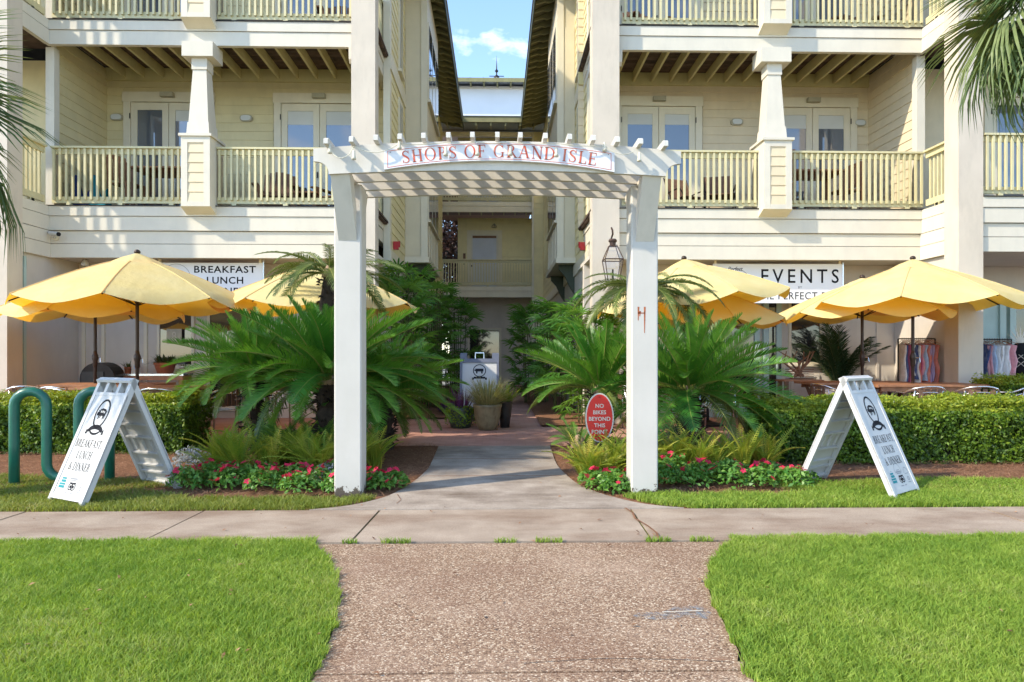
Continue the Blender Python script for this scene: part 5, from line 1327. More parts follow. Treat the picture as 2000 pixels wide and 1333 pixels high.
potted('potted_herb', (-6.05, 12.6, .995), [(0, 0), (.13, 0), (.18, .16), (.19, .16), (.19, .2), (.17, .2), (0, .17)], M['terracotta'], M['treegreen'], 160, .38, 20, 'bushy green herb in a terracotta pot on the console table', .03, 3)
potted('potted_herb', (-5.72, 12.6, .995), [(0, 0), (.05, 0), (.07, .12), (.075, .12), (.075, .14), (.065, .14), (0, .12)], M['plastic'], M['treegreen'], 30, .15, 30, 'small green plant in a white pot on the console table', .02, 4)
root = empty('menu_holder', (-6.55, 12.55, .995), 'white upright menu card standing on the console table', 'menu card')
MB().box(-.07, .07, -.02, .02, 0, .3).obj('card', M['plastic'], root); MB().box(-.03, .03, -.0225, -.0205, .08, .16).obj('print_block', M['cl_sky'], root)
potted('potted_rose', (-6.72, 12.6, .995), [(0, 0), (.05, 0), (.06, .1), (.065, .1), (.065, .12), (.05, .12), (0, .1)], M['terracotta'], M['treegreen'], 26, .3, 55, 'small flowering plant beside the white menu card', .02, 5)
root = empty('open_sign', (-6.15, 13.17, 1.55), 'cream square door sign with a looped emblem in the shop window', 'sign')
MB().box(-.14, .14, -.01, .01, 0, .28).obj('plate', M['wood_l'], root)
decal('emblem', [[(p[0], p[1]+.14) for p in f] for f in ring(0, .04, .035, .045, .022, .03, 0, 360, 14)+ring(0, -.04, .045, .05, .03, .034, 0, 360, 14)], M['cord'], root, lambda x, z: (x, -.0115, z))
root = empty('stove', (-7.0, 12.3, .12), 'black iron domed stove standing behind the terrace tables', 'stove')
MB().prism([(-.30, .62), (.30, .62)]+[(.30*math.cos(R(a)), .80+.28*math.sin(R(a))) for a in range(0, 181, 15)], -.18, .18, 'Y').obj('dome', M['iron'], root); MB().box(-.26, .12, -.2, -.181, .68, .92).obj('grate_door', M['pot_black'], root)
MB().box(-.38, .38, -.22, .22, .56, .619).obj('shelf', M['iron'], root)
for sx in (-1, 1):
    for sy in (-1, 1): MB().box(sx*.3-.025, sx*.3+.025, sy*.16-.025, sy*.16+.025, 0, .559).obj('leg', M['iron'], root)

def clothes_rack(loc, w, cols, n, label, rz=0, seed=3, hl=.75):
    root = empty('clothes_rack', loc, label, 'clothes rack', 'clothes racks by the shop walls', R(rz)); rs = random.Random(seed); H_ = 1.5
    for s in (-1, 1):
        MB().tube([(s*w/2, 0, 0), (s*w/2, 0, H_)], .013, 6).obj('upright', M['iron'], root); MB().tube([(s*w/2, -.25, .02), (s*w/2, .25, .02)], .013, 6).obj('foot', M['iron'], root)
    MB().tube([(-w/2, 0, H_), (w/2, 0, H_)], .012, 6).obj('rail', M['iron'], root)
    for k in range(n):
        x = -w/2+.05+(w-.1)*(k+.5)/n; c = M['cl_'+rs.choice(cols)]; L_ = hl*rs.uniform(.7, 1.15)
        g_ = empty('hanging_garment', (0, 0, 0), 'x', 'garment', 'garments on the clothes racks')
        g_.location = Matrix.Rotation(R(rz), 3, 'Z') @ Vector((x, 0, H_-.02))+Vector(loc); g_.rotation_euler = (0, 0, R(rz+rs.uniform(-14, 14)))
        nm = c.name.split('_')[0]
        g_['label'] = 'garment in %s cloth hanging on the %s' % (nm, 'rack beneath the umbrella' if 'pink' in label else 'rack by the aqua door')
        MB().tube([(0, 0, .04), (0, 0, 0), (0, -.2, -.07)], .005, 5).tube([(0, 0, 0), (0, .2, -.07)], .005, 5).obj('hanger', M['wood'], g_)
        b = MB(); v = []; nn = 7
        for i in range(6):
            z = -.06-L_*i/5
            for j in range(nn*2):
                a = 2*math.pi*j/(nn*2); wd = (.19 if i == 0 else .17+.03*math.sin(i*2+k)); dp = .022+.012*i/5
                v.append((math.cos(a)*dp*(1+.4*math.sin(3*a+k+i)), math.sin(a)*wd, z-(.04*abs(math.sin(a)) if i == 0 else 0)))
        m_ = nn*2
        b.add(v, [(i*m_+j, i*m_+(j+1) % m_, (i+1)*m_+(j+1) % m_, (i+1)*m_+j) for i in range(5) for j in range(m_)])
        b.obj('cloth', c, g_, smooth=True)
clothes_rack((7.42, 11.9, .12), .66, ['pink', 'rose', 'lilac', 'white', 'sky', 'red', 'coral', 'navy'], 15, 'rolling rack of pink and lilac clothes beside the stucco column', 0, 3, .72)
clothes_rack((9.12, 12.3, .12), .62, ['sky', 'navy', 'white', 'rose', 'sky'], 11, 'rolling rack of blue and white shirts by the aqua door', 0, 4, .95)
def pineapple():
    root = empty('pineapple_display', (9.95, 12.75, .9), 'black and white pineapple display in the boutique doorway', 'display')
    MB().lathe([(0, 0), (.17, .02), (.22, .2), (.22, .42), (.15, .6), (.06, .66), (0, .66)], 14).obj('fruit', M['black'], root, smooth=True)
    st = MB()
    for k in range(10):
        a = 2*math.pi*k/10
        for s in (-1, 1): st.tube([((.228)*math.cos(a+s*u*1.1), .228*math.sin(a+s*u*1.1), .2+.24*u) for u in (0, .33, .66, 1)], .006, 4)
    st.obj('lattice', M['white'], root)['kind'] = 'stuff'
    for k in range(9):
        a = R(20+140*k/8); l_ = .38*(.6+.4*math.sin(a))
        MB().prism([(0, .64), (.025, .66), (math.cos(a)*l_, .64+math.sin(a)*l_), (-.025, .66)], -.012+.003*k, -.004+.003*k, 'Y').obj('leaf', M['white'], root)
    MB().box(-.2, .2, -.2, .2, -.78, .019).obj('pedestal', M['cl_rose'], root)
pineapple()
root = empty('driftwood_basket', (5.35, 11.95, .9), 'wire basket of driftwood on the bench by the shop window', 'basket')
rs = random.Random(5)
for k in range(5): MB().tube([(-.2, -.12, .02+k*.04), (.2, -.12, .02+k*.04), (.2, .12, .02+k*.04), (-.2, .12, .02+k*.04), (-.2, -.12, .02+k*.04)], .006, 5).obj('wire', M['wood_d'], root)
for k in range(7): MB().tube([(rs.uniform(-.1, .1), rs.uniform(-.05, .05), .05), (rs.uniform(-.25, .2), rs.uniform(-.1, .1), .3), (rs.uniform(-.4, .3), rs.uniform(-.1, .1), .5)], [.025, .018, .008], 6).obj('branch', M['wood_d'], root)
wtable('bench', (5.35, 11.95, .12), .7, .4, .78, 'weathered wooden bench carrying the driftwood basket', 'bench')

# pots in the middle of the path
potted('flower_pot', (-.15, 11.08, .12), [(0, 0), (.13, 0), (.17, .07), (.21, .22), (.225, .36), (.235, .38), (.235, .42), (.21, .42), (0, .37)], M['pot_tan'], M['variegated'], 620, .78, 30, 'olive glazed pot overflowing with pale variegated grass', .013, 7, droop=.36)
potted('flower_pot', (.14, 11.45, .12), [(0, 0), (.075, 0), (.10, .2), (.125, .4), (.13, .42), (.13, .44), (.11, .44), (0, .4)], M['pot_black'], M['lime'], 44, .46, 35, 'narrow black pot with lime green fern fronds', .075, 8, droop=.25)
g_ = potted('flower_pot', (-.60, 11.45, .12), [(0, 0), (.16, 0), (.20, .1), (.22, .26), (.225, .3), (.225, .34), (.2, .34), (0, .3)], M['pot_green'], M['purple'], 40, .5, 55, 'dark green pot with purple stalks and trailing lime creeper', .035, 9, droop=.2, attr=False)
b = MB(); rs = random.Random(10); tone = []
for k in range(900):
    a = rs.uniform(0, 2*math.pi); down = rs.random()**1.3*.33*(.35+.65*abs(math.sin(a*1.5+.6))); r0 = .235+rs.uniform(-.02, .03) if down > .03 else rs.uniform(.05, .25)
    c = Vector((r0*math.cos(a), r0*math.sin(a), .35-down+rs.uniform(-.01, .02))); s = .018; u = Vector((rs.uniform(-1, 1), rs.uniform(-1, 1), rs.uniform(-1, 1))).normalized(); w_ = u.orthogonal().normalized()
    b.add([c-u*s, c-w_*s*.6, c+u*s, c+w_*s*.6], [(0, 1, 2, 3)]); tone += [rs.random()]*4
o = b.obj('trailing_creeper', M['lime'], g_); o['kind'] = 'stuff'; o.data.attributes.new('tone', 'FLOAT', 'POINT').data.foreach_set('value', tone)

# ------------------------------------------------------------------ plants
def frond_mesh(name, L, wid, curve, n, mats, vee=.45, sweep=55, stalk=.10, seed=0, leafw=.0135, taper=1.0, droop=0.0):
    """a feather frond along +X, arching in Z: rib plus n pairs of narrow leaflets folded to a V"""
    rs = random.Random(seed); b = MB()
    def spine(u):
        th = curve[0]+(curve[1]-curve[0])*u
        return th
    pts = []; p = Vector((0, 0, 0)); N_ = 14; sw = rs.uniform(-.05, .05)
    for i in range(N_+1):
        u = i/N_; pts.append(p.copy()); th = R(spine(u)); p = p+Vector((math.cos(th), sw*u*2, math.sin(th)))*(L/N_)
    b.tube([tuple(q) for q in pts], [.011*(1-.8*i/N_) for i in range(N_+1)], 4, False, 1)
    def at_(u):
        x = u*N_; i = min(int(x), N_-1); return pts[i].lerp(pts[i+1], x-i), (pts[i+1]-pts[i]).normalized()
    for k in range(n):
        u = stalk+(1-stalk)*(k+.5)/n; c, t = at_(u); up = Vector((0, 1, 0)).cross(t)*-1
        prof = math.sin(math.pi*min(1, (u-stalk)/(1-stalk)*.86+.14))**.55*taper
        ln = wid*prof*rs.uniform(.82, 1.08)
        for s in (-1, 1):
            sd = Vector((0, s, 0)); a = R(sweep-18*u+rs.uniform(-7, 7)); d = (t*math.cos(a)+(sd*math.cos(vee)+up*math.sin(vee))*math.sin(a)).normalized()
            tip = c+d*ln+Vector((0, 0, -droop*ln)); mid = c+d*ln*.55+Vector((0, 0, .02*ln)); wv = t*leafw
            b.add([c-wv*.5, c+wv*.5, mid+wv*.55, mid-wv*.55, tip], [(0, 1, 2, 3), (3, 2, 4)])
    return b.mesh(name, mats)
SG = [frond_mesh('sago_frond', 1.15, .23, (16, -14), 66, [M['sago'], M['rib']], .50, seed=1), frond_mesh('sago_frond', 1.15, .24, (22, -28), 66, [M['sago'], M['rib']], .40, seed=2),
      frond_mesh('sago_frond', 1.10, .22, (12, -10), 64, [M['sago'], M['rib']], .60, seed=3), frond_mesh('sago_frond', 1.15, .24, (22, -46), 66, [M['sago'], M['rib']], .30, seed=4)]
SGO = [frond_mesh('sago_frond', 1.05, .17, (18, -45), 56, [M['sago_old'], M['rib']], .25, seed=5, droop=.25), frond_mesh('sago_frond', 1.05, .17, (25, -62), 56, [M['sago_old'], M['rib']], .2, seed=6, droop=.3)]
_scale = None
def sago(x, y, zc, n, size, label, seed, elev=(-18, 80), old=False, trunk_r=.16, lean=(0, 0)):
    global _scale
    rs = random.Random(seed); z0 = gz(y); root = empty('sago_palm', (x, y, z0), label, 'palm', 'sago palms along the beds'); h = zc-z0
    tr = MB(); k = 12; tr.tube([(-lean[0], -lean[1], -.05)]+[(-lean[0]*(1-i/k), -lean[1]*(1-i/k), h*i/k) for i in range(1, k+1)], [trunk_r*(.85+.15*math.sin(i*2.1))*(1 if i < k else .6) for i in range(k+1)], 12)
    nsc = int(90*min(h, 1.6)+40)
    for i in range(nsc):                                        # old leaf bases
        u = rs.random(); a = rs.uniform(0, 2*math.pi); r0 = trunk_r*.9; c = Vector((-lean[0]*(1-u)+r0*math.cos(a), -lean[1]*(1-u)+r0*math.sin(a), h*u)); o_ = Vector((math.cos(a), math.sin(a), rs.uniform(-.2, .9))).normalized(); s = Vector((-math.sin(a), math.cos(a), 0))*.018
        l_ = rs.uniform(.05, .12); tr.add([c-s, c+s, c+o_*l_+s*.5, c+o_*l_-s*.5, c+Vector((0, 0, .03))+o_*.02], [(0, 1, 2, 3), (0, 3, 4), (1, 4, 2)])
    tr.obj('trunk', M['sagotrunk'], root)
    cn = MB(); cn.lathe([(0, -.05), (.10, -.04), (.09, .05), (.03, .12), (0, .13)], 10, (0, 0, h)); cn.obj('crown_heart', M['cl_tan'], root, smooth=True)
    for i in range(n):
        u = (i+.5)/n; el = elev[1]+(elev[0]-elev[1])*(u**.85)+rs.uniform(-7, 7); az = i*2.39996+rs.uniform(-.25, .25); sc = size*rs.uniform(.86, 1.08)*(.80+.2*min(1, u*2))
        pool = SGO if old else SG
        me = pool[(2 if el > 45 else 0 if el > 15 else (1 if rs.random() < .6 else 3)) % len(pool)] if not old else pool[rs.randrange(2)]
        if not old and u > .93: me = SGO[i % 2]
        o = link('frond', me, root, (0.07*math.cos(az), .07*math.sin(az), h+.02), scale=sc)
        o.rotation_euler = (Matrix.Rotation(az, 3, 'Z') @ Matrix.Rotation(-R(el), 3, 'Y') @ Matrix.Rotation(rs.uniform(-.5, .5), 3, 'X')).to_euler()
    return root
M['cl_tan'] = paint('felty_crown', (.34, .23, .14), .95, .3, 30)
sago(-2.02, 8.30, 1.02, 78, 1.16, 'big dark green sago palm right behind the white arbor post on the bike rack side', 21, (-30, 82))
sago(-3.12, 8.85, 1.10, 64, .92, 'sago palm spreading over the end of the bike rack hedge', 22, (-30, 80))
sago(-1.50, 9.05, .80, 54, .95, 'sago palm with a shaggy trunk beside the concrete walkway', 23, (-30, 75))
sago(-2.26, 9.25, 2.42, 30, .98, 'tall sago palm with drooping old fronds above the breakfast banner side', 24, (-26, 40), True, .13)
sago(2.45, 8.60, .86, 66, 1.18, 'big sago palm leaning over the end of the long hedge', 25, (-30, 80))
sago(1.40, 9.25, .84, 60, 1.0, 'sago palm standing behind the red oval sign', 26, (-8, 84))
sago(2.03, 9.30, 2.22, 32, 1.05, 'tall sago palm with drooping fronds below the lantern', 27, (-32, 24), True, .13)
sago(.98, 8.15, .26, 14, .36, 'small young sago palm at the edge of the walkway', 28, (5, 60), trunk_r=.07)

def fan_mesh(name, n, L, mats, spread=150, w=.028, stalk=.3, droop=.25, seed=0, jit=.1):
    """hand shaped palm leaf: stalk along +X, then n strap leaflets"""
    rs = random.Random(seed); b = MB()
    b.tube([(0, 0, 0), (stalk*.5, 0, .01), (stalk, 0, 0)], .006, 4, False, 1)
    for k in range(n):
        a = R(-spread/2+spread*k/(n-1)+rs.uniform(-4, 4)); l_ = L*(.75+.25*math.cos(a*.8))*rs.uniform(1-jit, 1+jit); d = Vector((math.cos(a), math.sin(a), 0)); s = Vector((-math.sin(a), math.cos(a), 0)); c = Vector((stalk, 0, 0))
        zf = lambda u: .10*l_*u*(1-u)*2-droop*l_*u*u
        rows = []
        for u, ww in ((0, .35), (.35, 1), (.75, .8)): rows.append((c+d*l_*u-s*w*ww/2+Vector((0, 0, zf(u)+.006*ww)), c+d*l_*u+Vector((0, 0, zf(u)-.006*ww)), c+d*l_*u+s*w*ww/2+Vector((0, 0, zf(u)+.006*ww))))
        v = [p for r2 in rows for p in r2]+[c+d*l_+Vector((0, 0, zf(1)))]
        b.add(v, [(0, 1, 4, 3), (1, 2, 5, 4), (3, 4, 7, 6), (4, 5, 8, 7), (6, 7, 9), (7, 8, 9)])
    return b.mesh(name, mats)
RH = [fan_mesh('fan_leaf', 9, .27, [M['rhapis'], M['cane']], 190, .034, .16, .25, 1), fan_mesh('fan_leaf', 8, .30, [M['rhapis'], M['cane']], 170, .036, .2, .4, 2), fan_mesh('fan_leaf', 7, .24, [M['rhapis'], M['cane']], 160, .034, .14, .15, 3)]
def rhapis(x, y, h, rx, ry, n, label, seed):
    rs = random.Random(seed); root = empty('lady_palm', (x, y, .12), label, 'palm', 'lady palms along the courtyard walls')
    cn = MB()
    for k in range(14):
        a = rs.uniform(0, 2*math.pi); q = rs.random()**.5; px, py = rx*.55*q*math.cos(a), ry*.55*q*math.sin(a); cn.tube([(px, py, 0), (px*1.15, py*1.15, h*.45), (px*1.3, py*1.3, h*rs.uniform(.7, .95))], .012, 5)
    o = cn.obj('canes', M['cane'], root); o['kind'] = 'stuff'
    for k in range(n):
        a = rs.uniform(0, 2*math.pi); z = h*(.10+.90*rs.random()**.8); rr = (1-(max(0, z/h-.55)/.6)**2)**.5*rs.uniform(.55, 1.0); p = Vector((rx*rr*math.cos(a)*.85, ry*rr*math.sin(a)*.85, z-.1))
        el = R(rs.uniform(-15, 45)+25*(z/h)); az = a+rs.uniform(-.6, .6); o = link('fan_leaf', RH[rs.randrange(3)], root, p, scale=rs.uniform(.85, 1.25))
        o.rotation_euler = (Matrix.Rotation(az, 3, 'Z') @ Matrix.Rotation(-el, 3, 'Y') @ Matrix.Rotation(rs.uniform(-.5, .5), 3, 'X')).to_euler()
for q in ((-1.78, 13.4, 2.85, .42, .75, 170, 'dense lady palm clump under the shaded bay with the alarm', 31), (-1.52, 15.6, 2.85, .52, .8, 150, 'dense lady palm clump midway along the shaded courtyard wall', 32), (-1.10, 18.3, 2.55, .6, .8, 150, 'lady palm clump along the shaded courtyard wall towards the gallery', 33),
          (1.62, 11.9, 2.0, .45, .7, 150, 'dense lady palm clump below the lantern column', 34), (1.42, 14.2, 2.3, .48, .9, 160, 'lady palm clump under the bracketed bay', 35), (.98, 17.2, 2.45, .55, .9, 150, 'lady palm clump along the courtyard wall beyond the bracketed bay', 36)): rhapis(*q)

def leaf_cloud(name, P, nrm, size, m, seed, parent=None, kind='stuff', tone=None, aspect=.5, bend=.35):
    """many small pointed leaves at points P turned roughly to nrm"""
    rs = np.random.RandomState(seed); n = len(P); nn = nrm+rs.normal(0, .75, (n, 3)); nn /= np.linalg.norm(nn, axis=1)[:, None]
    u = rs.normal(0, 1, (n, 3)); u -= nn*(u*nn).sum(1)[:, None]; u /= np.linalg.norm(u, axis=1)[:, None]; w = np.cross(nn, u); s = (size*rs.uniform(.65, 1.3, n))[:, None]
    V = np.empty((n, 4, 3)); V[:, 0] = P-u*s*.5; V[:, 1] = P+w*s*aspect*.5+nn*s*bend*.2; V[:, 2] = P+u*s*.5-nn*s*bend*.3; V[:, 3] = P-w*s*aspect*.5+nn*s*bend*.2
    tn = rs.rand(n) if tone is None else np.clip(tone+rs.normal(0, .16, n), 0, 1)
    return npmesh(name, V.reshape(-1, 3), [np.arange(n)[:, None]*4+np.array([[0, 1, 2, 3]])], m, np.repeat(tn, 4), kind, parent)

def hedge(x0, x1, y0, y1, h, n, label, seed, end_round=.25):
    rs = np.random.RandomState(seed); z0 = gz(y0); root = empty('hedge', ((x0+x1)/2, (y0+y1)/2, z0), label, 'hedge', 'clipped hedges round the terrace')
    cx, cy = (x0+x1)/2, (y0+y1)/2; hx, hy = (x1-x0)/2, (y1-y0)/2
    MB().box(-hx+.10, hx-.10, -hy+.10, hy-.10, -.05, h-.10).obj('branches', M['hedge_in'], root)  # added solid dark core box, keeps the hedge from being see-through
    A = np.array([2*hx*h, 2*hx*2*hy, 2*hy*h, 2*hy*h]); pk = rs.choice(4, n, p=A/A.sum()); a = rs.uniform(-1, 1, n); b_ = rs.rand(n)
    P = np.zeros((n, 3)); Nn = np.zeros((n, 3))
    for f_, fn in ((0, lambda a, b: (a*hx, -hy+0*a, b*h)), (1, lambda a, b: (a*hx, (2*b-1)*hy, h+0*a)), (2, lambda a, b: (-hx+0*a, (2*b-1)*hy, (a+1)/2*h)), (3, lambda a, b: (hx+0*a, (2*b-1)*hy, (a+1)/2*h))):
        k = pk == f_; P[k] = np.stack(fn(a[k], b_[k]), 1); Nn[k] = ((0, -1, .25), (0, 0, 1), (-1, 0, .25), (1, 0, .25))[f_]
    lump = .035*np.sin(P[:, 0]*4.1+1)+.03*np.sin(P[:, 0]*9.3)*np.sin(P[:, 2]*7+P[:, 1]*5)+.02*np.sin(P[:, 0]*21+P[:, 2]*15)
    depth = -np.abs(rs.normal(0, .05, n))+rs.uniform(0, .03, n)
    P += Nn*(lump+depth)[:, None]
    rr = .14; ov = np.clip((P[:, 2]-(h-rr))/rr, 0, 1)*np.clip((-P[:, 1]-(hy-rr))/rr, 0, 1); P[:, 1] += ov*.09; P[:, 2] -= ov*.07
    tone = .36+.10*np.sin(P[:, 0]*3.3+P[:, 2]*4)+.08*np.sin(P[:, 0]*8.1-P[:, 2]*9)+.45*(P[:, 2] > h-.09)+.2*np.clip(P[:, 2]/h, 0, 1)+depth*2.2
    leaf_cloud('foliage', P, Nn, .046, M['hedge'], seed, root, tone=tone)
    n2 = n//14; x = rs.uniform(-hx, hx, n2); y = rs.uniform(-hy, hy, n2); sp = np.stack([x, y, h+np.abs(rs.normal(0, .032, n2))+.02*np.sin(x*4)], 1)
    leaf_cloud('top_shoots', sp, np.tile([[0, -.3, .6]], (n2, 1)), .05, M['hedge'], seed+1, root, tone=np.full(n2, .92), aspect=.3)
hedge(-7.6, -3.95, 8.75, 9.45, .70, 46000, 'low clipped hedge behind the green bike rack', 41)
hedge(3.28, 8.4, 7.95, 9.0, .70, 70000, 'long clipped hedge in front of the clothes rack terrace', 42)
hedge(7.55, 9.6, 9.9, 10.7, .86, 18000, 'bushy green shrub hedge by the aqua boutique door', 43)

FN = [frond_mesh('fern_frond', .46, .052, (80, 30), 22, [M['fern'], M['fern']], .1, 74, .10, 1, .0065), frond_mesh('fern_frond', .42, .048, (84, 50), 20, [M['fern'], M['fern']], .15, 76, .12, 2, .0065), frond_mesh('fern_frond', .46, .055, (70, 0), 22, [M['fern'], M['fern']], .1, 72, .10, 3, .0065)]
FG = [frond_mesh('fern_frond', .6, .075, (82, 35), 26, [M['fern_g'], M['fern_g']], .1, 72, .12, 4, .012), frond_mesh('fern_frond', .6, .075, (72, 5), 26, [M['fern_g'], M['fern_g']], .1, 72, .12, 5, .012)]
def fern(x, y, s, n, seed, pool, label, group):
    rs = random.Random(seed); root = empty('fern', (x, y, gz(y)), label, 'fern', group)
    for k in range(n):
        az = k*2.4+rs.uniform(-.4, .4); o = link('fern_frond', pool[rs.randrange(len(pool))], root, (rs.uniform(-.05, .05), rs.uniform(-.05, .05), 0), scale=s*rs.uniform(.7, 1.15)); o.rotation_euler = (rs.uniform(-.3, .3), rs.uniform(-.3, .25), az)
rs = random.Random(50)
for k in range(15): fern(-3.05+k*.118+rs.uniform(-.05, .05), 7.42+rs.uniform(-.12, .42), rs.uniform(.9, 1.3), 26, 500+k, FN, 'yellow green fern behind the red flowers on the bike rack side of the walkway', 'ferns on the bike rack side')
for k in range(6): fern(-2.75+k*.22+rs.uniform(-.05, .05), 7.95+rs.uniform(-.1, .2), rs.uniform(.95, 1.25), 11, 520+k, FG, 'tall green fern at the foot of the sago palms on the bike rack side', 'tall ferns on the bike rack side')
for k in range(7): fern(.92+k*.075+rs.uniform(-.04, .04), 7.35+rs.uniform(-.25, .35), rs.uniform(.85, 1.25), 26, 530+k, FN, 'golden fern crowding the foot of the red oval sign', 'ferns by the red oval sign')
for k in range(10): fern(1.68+k*.15+rs.uniform(-.05, .05), 7.55+rs.uniform(-.15, .35), rs.uniform(.95, 1.3), 26, 540+k, FN, 'yellow green fern behind the red flowers near the long hedge', 'ferns near the long hedge')

# red vinca: leafy mounds with star flowers
pt = MB()
for k in range(5):
    a = 2*math.pi*k/5; d = Vector((math.cos(a), math.sin(a), 0)); s = Vector((-math.sin(a), math.cos(a), 0)); pt.add([(0, 0, 0), tuple(d*.6-s*.36+Vector((0, 0, .10))), tuple(d*1.0+Vector((0, 0, .05))), tuple(d*.6+s*.36+Vector((0, 0, .10)))], [(0, 1, 2, 3)])
FLW = pt.mesh('flower', M['petal'])
def vinca(x, y, rx, h, nf, seed, label, group):
    r2 = random.Random(seed); rs = np.random.RandomState(seed); z0 = gz(y); root = empty('vinca_plant', (x, y, z0), label, 'flowers', group)
    n = 330; a = rs.uniform(0, 2*np.pi, n); q = rs.rand(n)**.55; zz = h*np.sqrt(np.clip(1-q**2, 0, 1))*rs.uniform(.45, 1.05, n)+.02
    P = np.stack([rx*q*np.cos(a), rx*q*np.sin(a), zz], 1)
    leaf_cloud('foliage', P, np.tile([[0, -.25, 1.0]], (n, 1))+P/rx*.5, .055, M['vinca'], seed, root, aspect=.48)
    for k in range(nf):
        a = r2.uniform(0, 2*math.pi); q = r2.random()**.6*.95; o = link('flower', FLW, root, (rx*q*math.cos(a), rx*q*math.sin(a), h*math.sqrt(1-q*q)+.035), scale=r2.uniform(.026, .046)); o.rotation_euler = (r2.uniform(.2, 1.0), r2.uniform(-.4, .4), r2.uniform(0, 6))
rs = random.Random(60)
for k in range(14): vinca(-3.06+k*.125+rs.uniform(-.03, .03), 6.82+(k % 3)*.17+rs.uniform(-.04, .04)-.10*(k > 7), rs.uniform(.17, .23), rs.uniform(.16, .22), rs.randrange(7, 12), 600+k, 'red flowering vinca mound in the bed between sandwich board and arbor post', 'vinca by the bike rack side')
for k, (x, y) in enumerate(((-1.16, 6.78), (-1.02, 6.86), (-1.24, 6.92))): vinca(x, y, .15, .15, 9, 620+k, 'bright red vinca tucked between the arbor post and the walkway straw', 'vinca beside the walkway post')
for k, (x, y) in enumerate(((1.05, 6.72), (1.18, 6.62), (1.20, 6.85), (.98, 6.88))): vinca(x, y, .17, .16, 5, 630+k, 'red vinca at the foot of the rust stained arbor post', 'vinca by the rusty post')
for k in range(14): vinca(1.62+k*.115+rs.uniform(-.03, .03), 6.85+(k % 3)*.17+rs.uniform(-.04, .04), rs.uniform(.17, .24), rs.uniform(.18, .28)-.006*k, rs.randrange(3, 7), 640+k, 'leafy red vinca mound between rust stained post and sandwich board', 'vinca near the long hedge')
for k, (x, y) in enumerate(((-3.42, 7.78), (-3.2, 7.85), (-3.02, 7.7), (-3.55, 7.95), (-1.72, 7.05))):
    rsn = np.random.RandomState(70+k); n = 220; a = rsn.uniform(0, 2*np.pi, n); q = rsn.rand(n)**.5; P = np.stack([.17*q*np.cos(a), .17*q*np.sin(a), .20*np.sqrt(1-q*q)*rsn.uniform(.3, 1.1, n)+.02], 1); root = empty('dusty_miller', (x, y, gz(y)), 'silver grey dusty miller plant among the ferns', 'plant', 'silver grey bedding plants')
    leaf_cloud('foliage', P, np.tile([[0, -.4, .6]], (n, 1)), .06, M['dusty'], 70+k, root, aspect=.35)
for k, (x, y) in enumerate(((-.98, 13.6), (-1.1, 14.2), (-.9, 14.6))):
    root = empty('purple_plant', (x, y, .15), 'low purple foliage plant at the edge of the courtyard bed', 'plant', 'purple bedding plants'); r2 = random.Random(80+k); b = MB()
    for q in range(40):
        a = r2.uniform(0, 6.28); d = Vector((math.cos(a), math.sin(a), r2.uniform(.4, 1.4))).normalized(); c = Vector((r2.uniform(-.1, .1), r2.uniform(-.1, .1), .02)); s = Vector((-math.sin(a), math.cos(a), 0))*.02; l_ = r2.uniform(.15, .3); b.add([c-s*.5, c+s*.5, c+d*l_*.5+s, c+d*l_*.5-s, c+d*l_-Vector((0, 0, .04))], [(0, 1, 2, 3), (3, 2, 4)])
    b.obj('foliage', M['purple'], root)['kind'] = 'stuff'

# ------------------------------------------------------------------ cabbage palms whose crowns hang into the picture
CP = [fan_mesh('palm_leaf', 44, .95, [M['fanpalm'], M['cane']], 250, .038, .75, .30, 1, .08), fan_mesh('palm_leaf', 44, .9, [M['fanpalm'], M['cane']], 230, .036, .65, .55, 2, .1), fan_mesh('palm_leaf', 40, .85, [M['fanpalm'], M['cane']], 240, .036, .8, .8, 3, .12)]
def cabbage(x, y, zc, n, label, seed, lr=.17):
    rs = random.Random(seed); root = empty('cabbage_palm', (x, y, gz(y)), label, 'palm', 'cabbage palms at the street'); h = zc-gz(y)
    MB().tube([(0, 0, -.05), (.03, 0, h*.3), (-.02, .02, h*.6), (0, 0, h)], [lr*1.15, lr, lr*.95, lr*1.1], 14).obj('trunk', M['palmtrunk'], root, smooth=True)
    for k in range(n):
        u = (k+.5)/n; el = 75-125*u+rs.uniform(-8, 8); az = k*2.39996+rs.uniform(-.2, .2); o = link('palm_leaf', CP[0 if el > 25 else 1 if el > -10 else 2], root, (0, 0, h), scale=rs.uniform(.78, .95))
        o.rotation_euler = (Matrix.Rotation(az, 3, 'Z') @ Matrix.Rotation(-R(el), 3, 'Y') @ Matrix.Rotation(rs.uniform(-.4, .4), 3, 'X')).to_euler()
    return root
cabbage(6.08, 7.2, 5.15, 36, 'cabbage palm whose fan leaves hang over the corner of the buff wing', 91)
cabbage(-5.52, 6.3, 3.55, 30, 'cabbage palm whose fan leaves reach over the bike rack', 93)

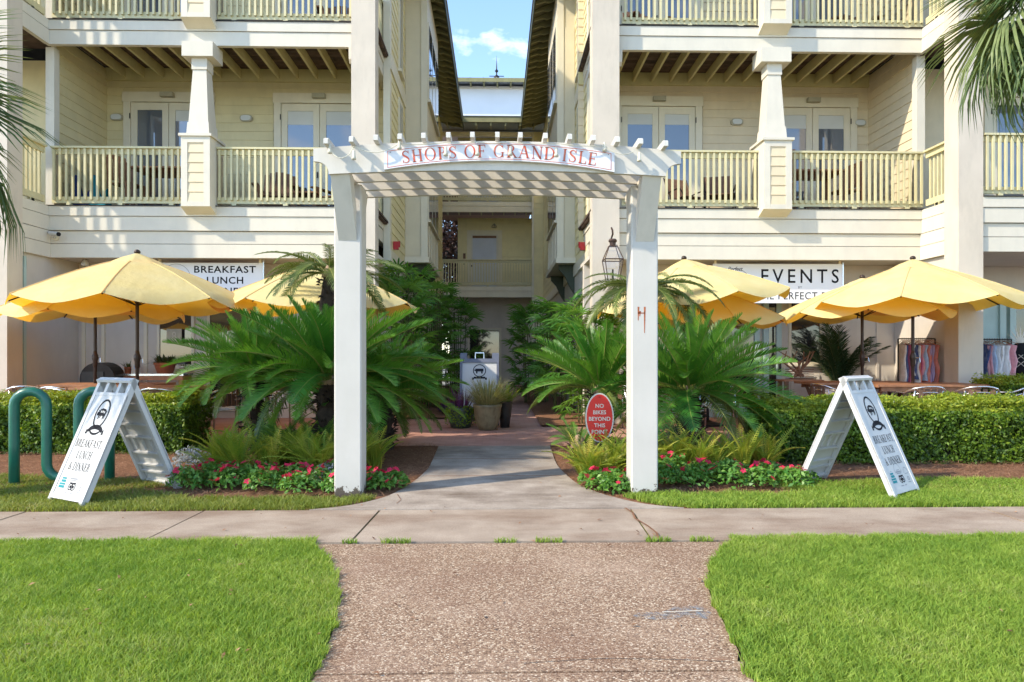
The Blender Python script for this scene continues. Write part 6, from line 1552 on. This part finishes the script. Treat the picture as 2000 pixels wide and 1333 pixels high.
# dark potted palm by the shop wall
def potpalm():
    root = empty('potted_palm', (6.45, 12.75, .12), 'dark feathery potted palm standing against the shop wall', 'potted plant')
    MB().lathe([(0, 0), (.17, 0), (.22, .4), (.24, .4), (.24, .44), (.2, .44), (0, .4)], 18).obj('pot', M['pot_black'], root, smooth=True); rs = random.Random(95)
    me = frond_mesh('palm_frond', 1.35, .33, (20, -25), 34, [M['potpalm'], M['cane']], .1, 50, .25, 9, .02, droop=.3)
    for k in range(22):
        o = link('palm_frond', me, root, (0, 0, .42), scale=rs.uniform(.75, 1.15)); o.rotation_euler = (Matrix.Rotation(rs.uniform(0, 6.28), 3, 'Z') @ Matrix.Rotation(-R(rs.uniform(45, 82)), 3, 'Y')).to_euler()
potpalm()

# trees seen past the end of the courtyard
def tree(x, y, h, r, m, n, seed, label, name='tree', size=.16):
    rs = np.random.RandomState(seed); r2 = random.Random(seed); root = empty(name, (x, y, -.05), label, 'tree')
    t = MB(); t.tube([(0, 0, 0), (.1, 0, h*.35), (.0, .1, h*.7), (0, 0, h*.95)], [.22, .17, .10, .03], 10); limbs = []
    for k in range(16):
        a = r2.uniform(0, 6.28); z = h*r2.uniform(.25, .85); l_ = r*r2.uniform(.5, .95)*(1.1-.6*abs(z/h-.5)); e = Vector((l_*math.cos(a), l_*math.sin(a), z+l_*r2.uniform(.2, .7))); t.tube([(0, 0, z), tuple(e*.5+Vector((0, 0, z*.5))), tuple(e)], [.06, .04, .015], 6); limbs.append(e)
    t.obj('trunk', M['bark'], root)
    c = np.array([tuple(limbs[k % len(limbs)]) for k in range(n//90+1)])+rs.normal(0, r*.24, (n//90+1, 3)); P = c[rs.randint(0, len(c), n)]+rs.normal(0, r*.12, (n, 3))
    leaf_cloud('crown', P, rs.normal(0, 1, (n, 3)), size, m, seed, root, kind=None, aspect=.45)
tree(-3.2, 35.0, 9.5, 3.0, M['magnolia'], 26000, 101, 'dark reddish leaved tree behind the courtyard gallery', 'magnolia_tree', .24)
tree(-7.0, 44.0, 11, 4.2, M['treegreen'], 7000, 102, 'green tree far behind the courtyard gallery', 'shade_tree', .35)

# a few fallen leaves on the lawns and paths
rs = np.random.RandomState(77); n = 170; x = rs.uniform(-4.6, 5.0, n); y = rs.uniform(2.7, 7.2, n); lf = np.where((y < 4.9) & ((x < aL(y)) | (x > aR(y))), .036, .012)+gzn(y)
leaf_cloud('leaf_litter', np.stack([x, y, lf], 1), np.tile([[0, 0, 3.0]], (n, 1)), .035, M['needle'], 78, None, kind='stuff', aspect=.45)
tag(bpy.data.objects['leaf_litter'], 'small dry brown leaves scattered over lawn and paving', 'fallen leaves')
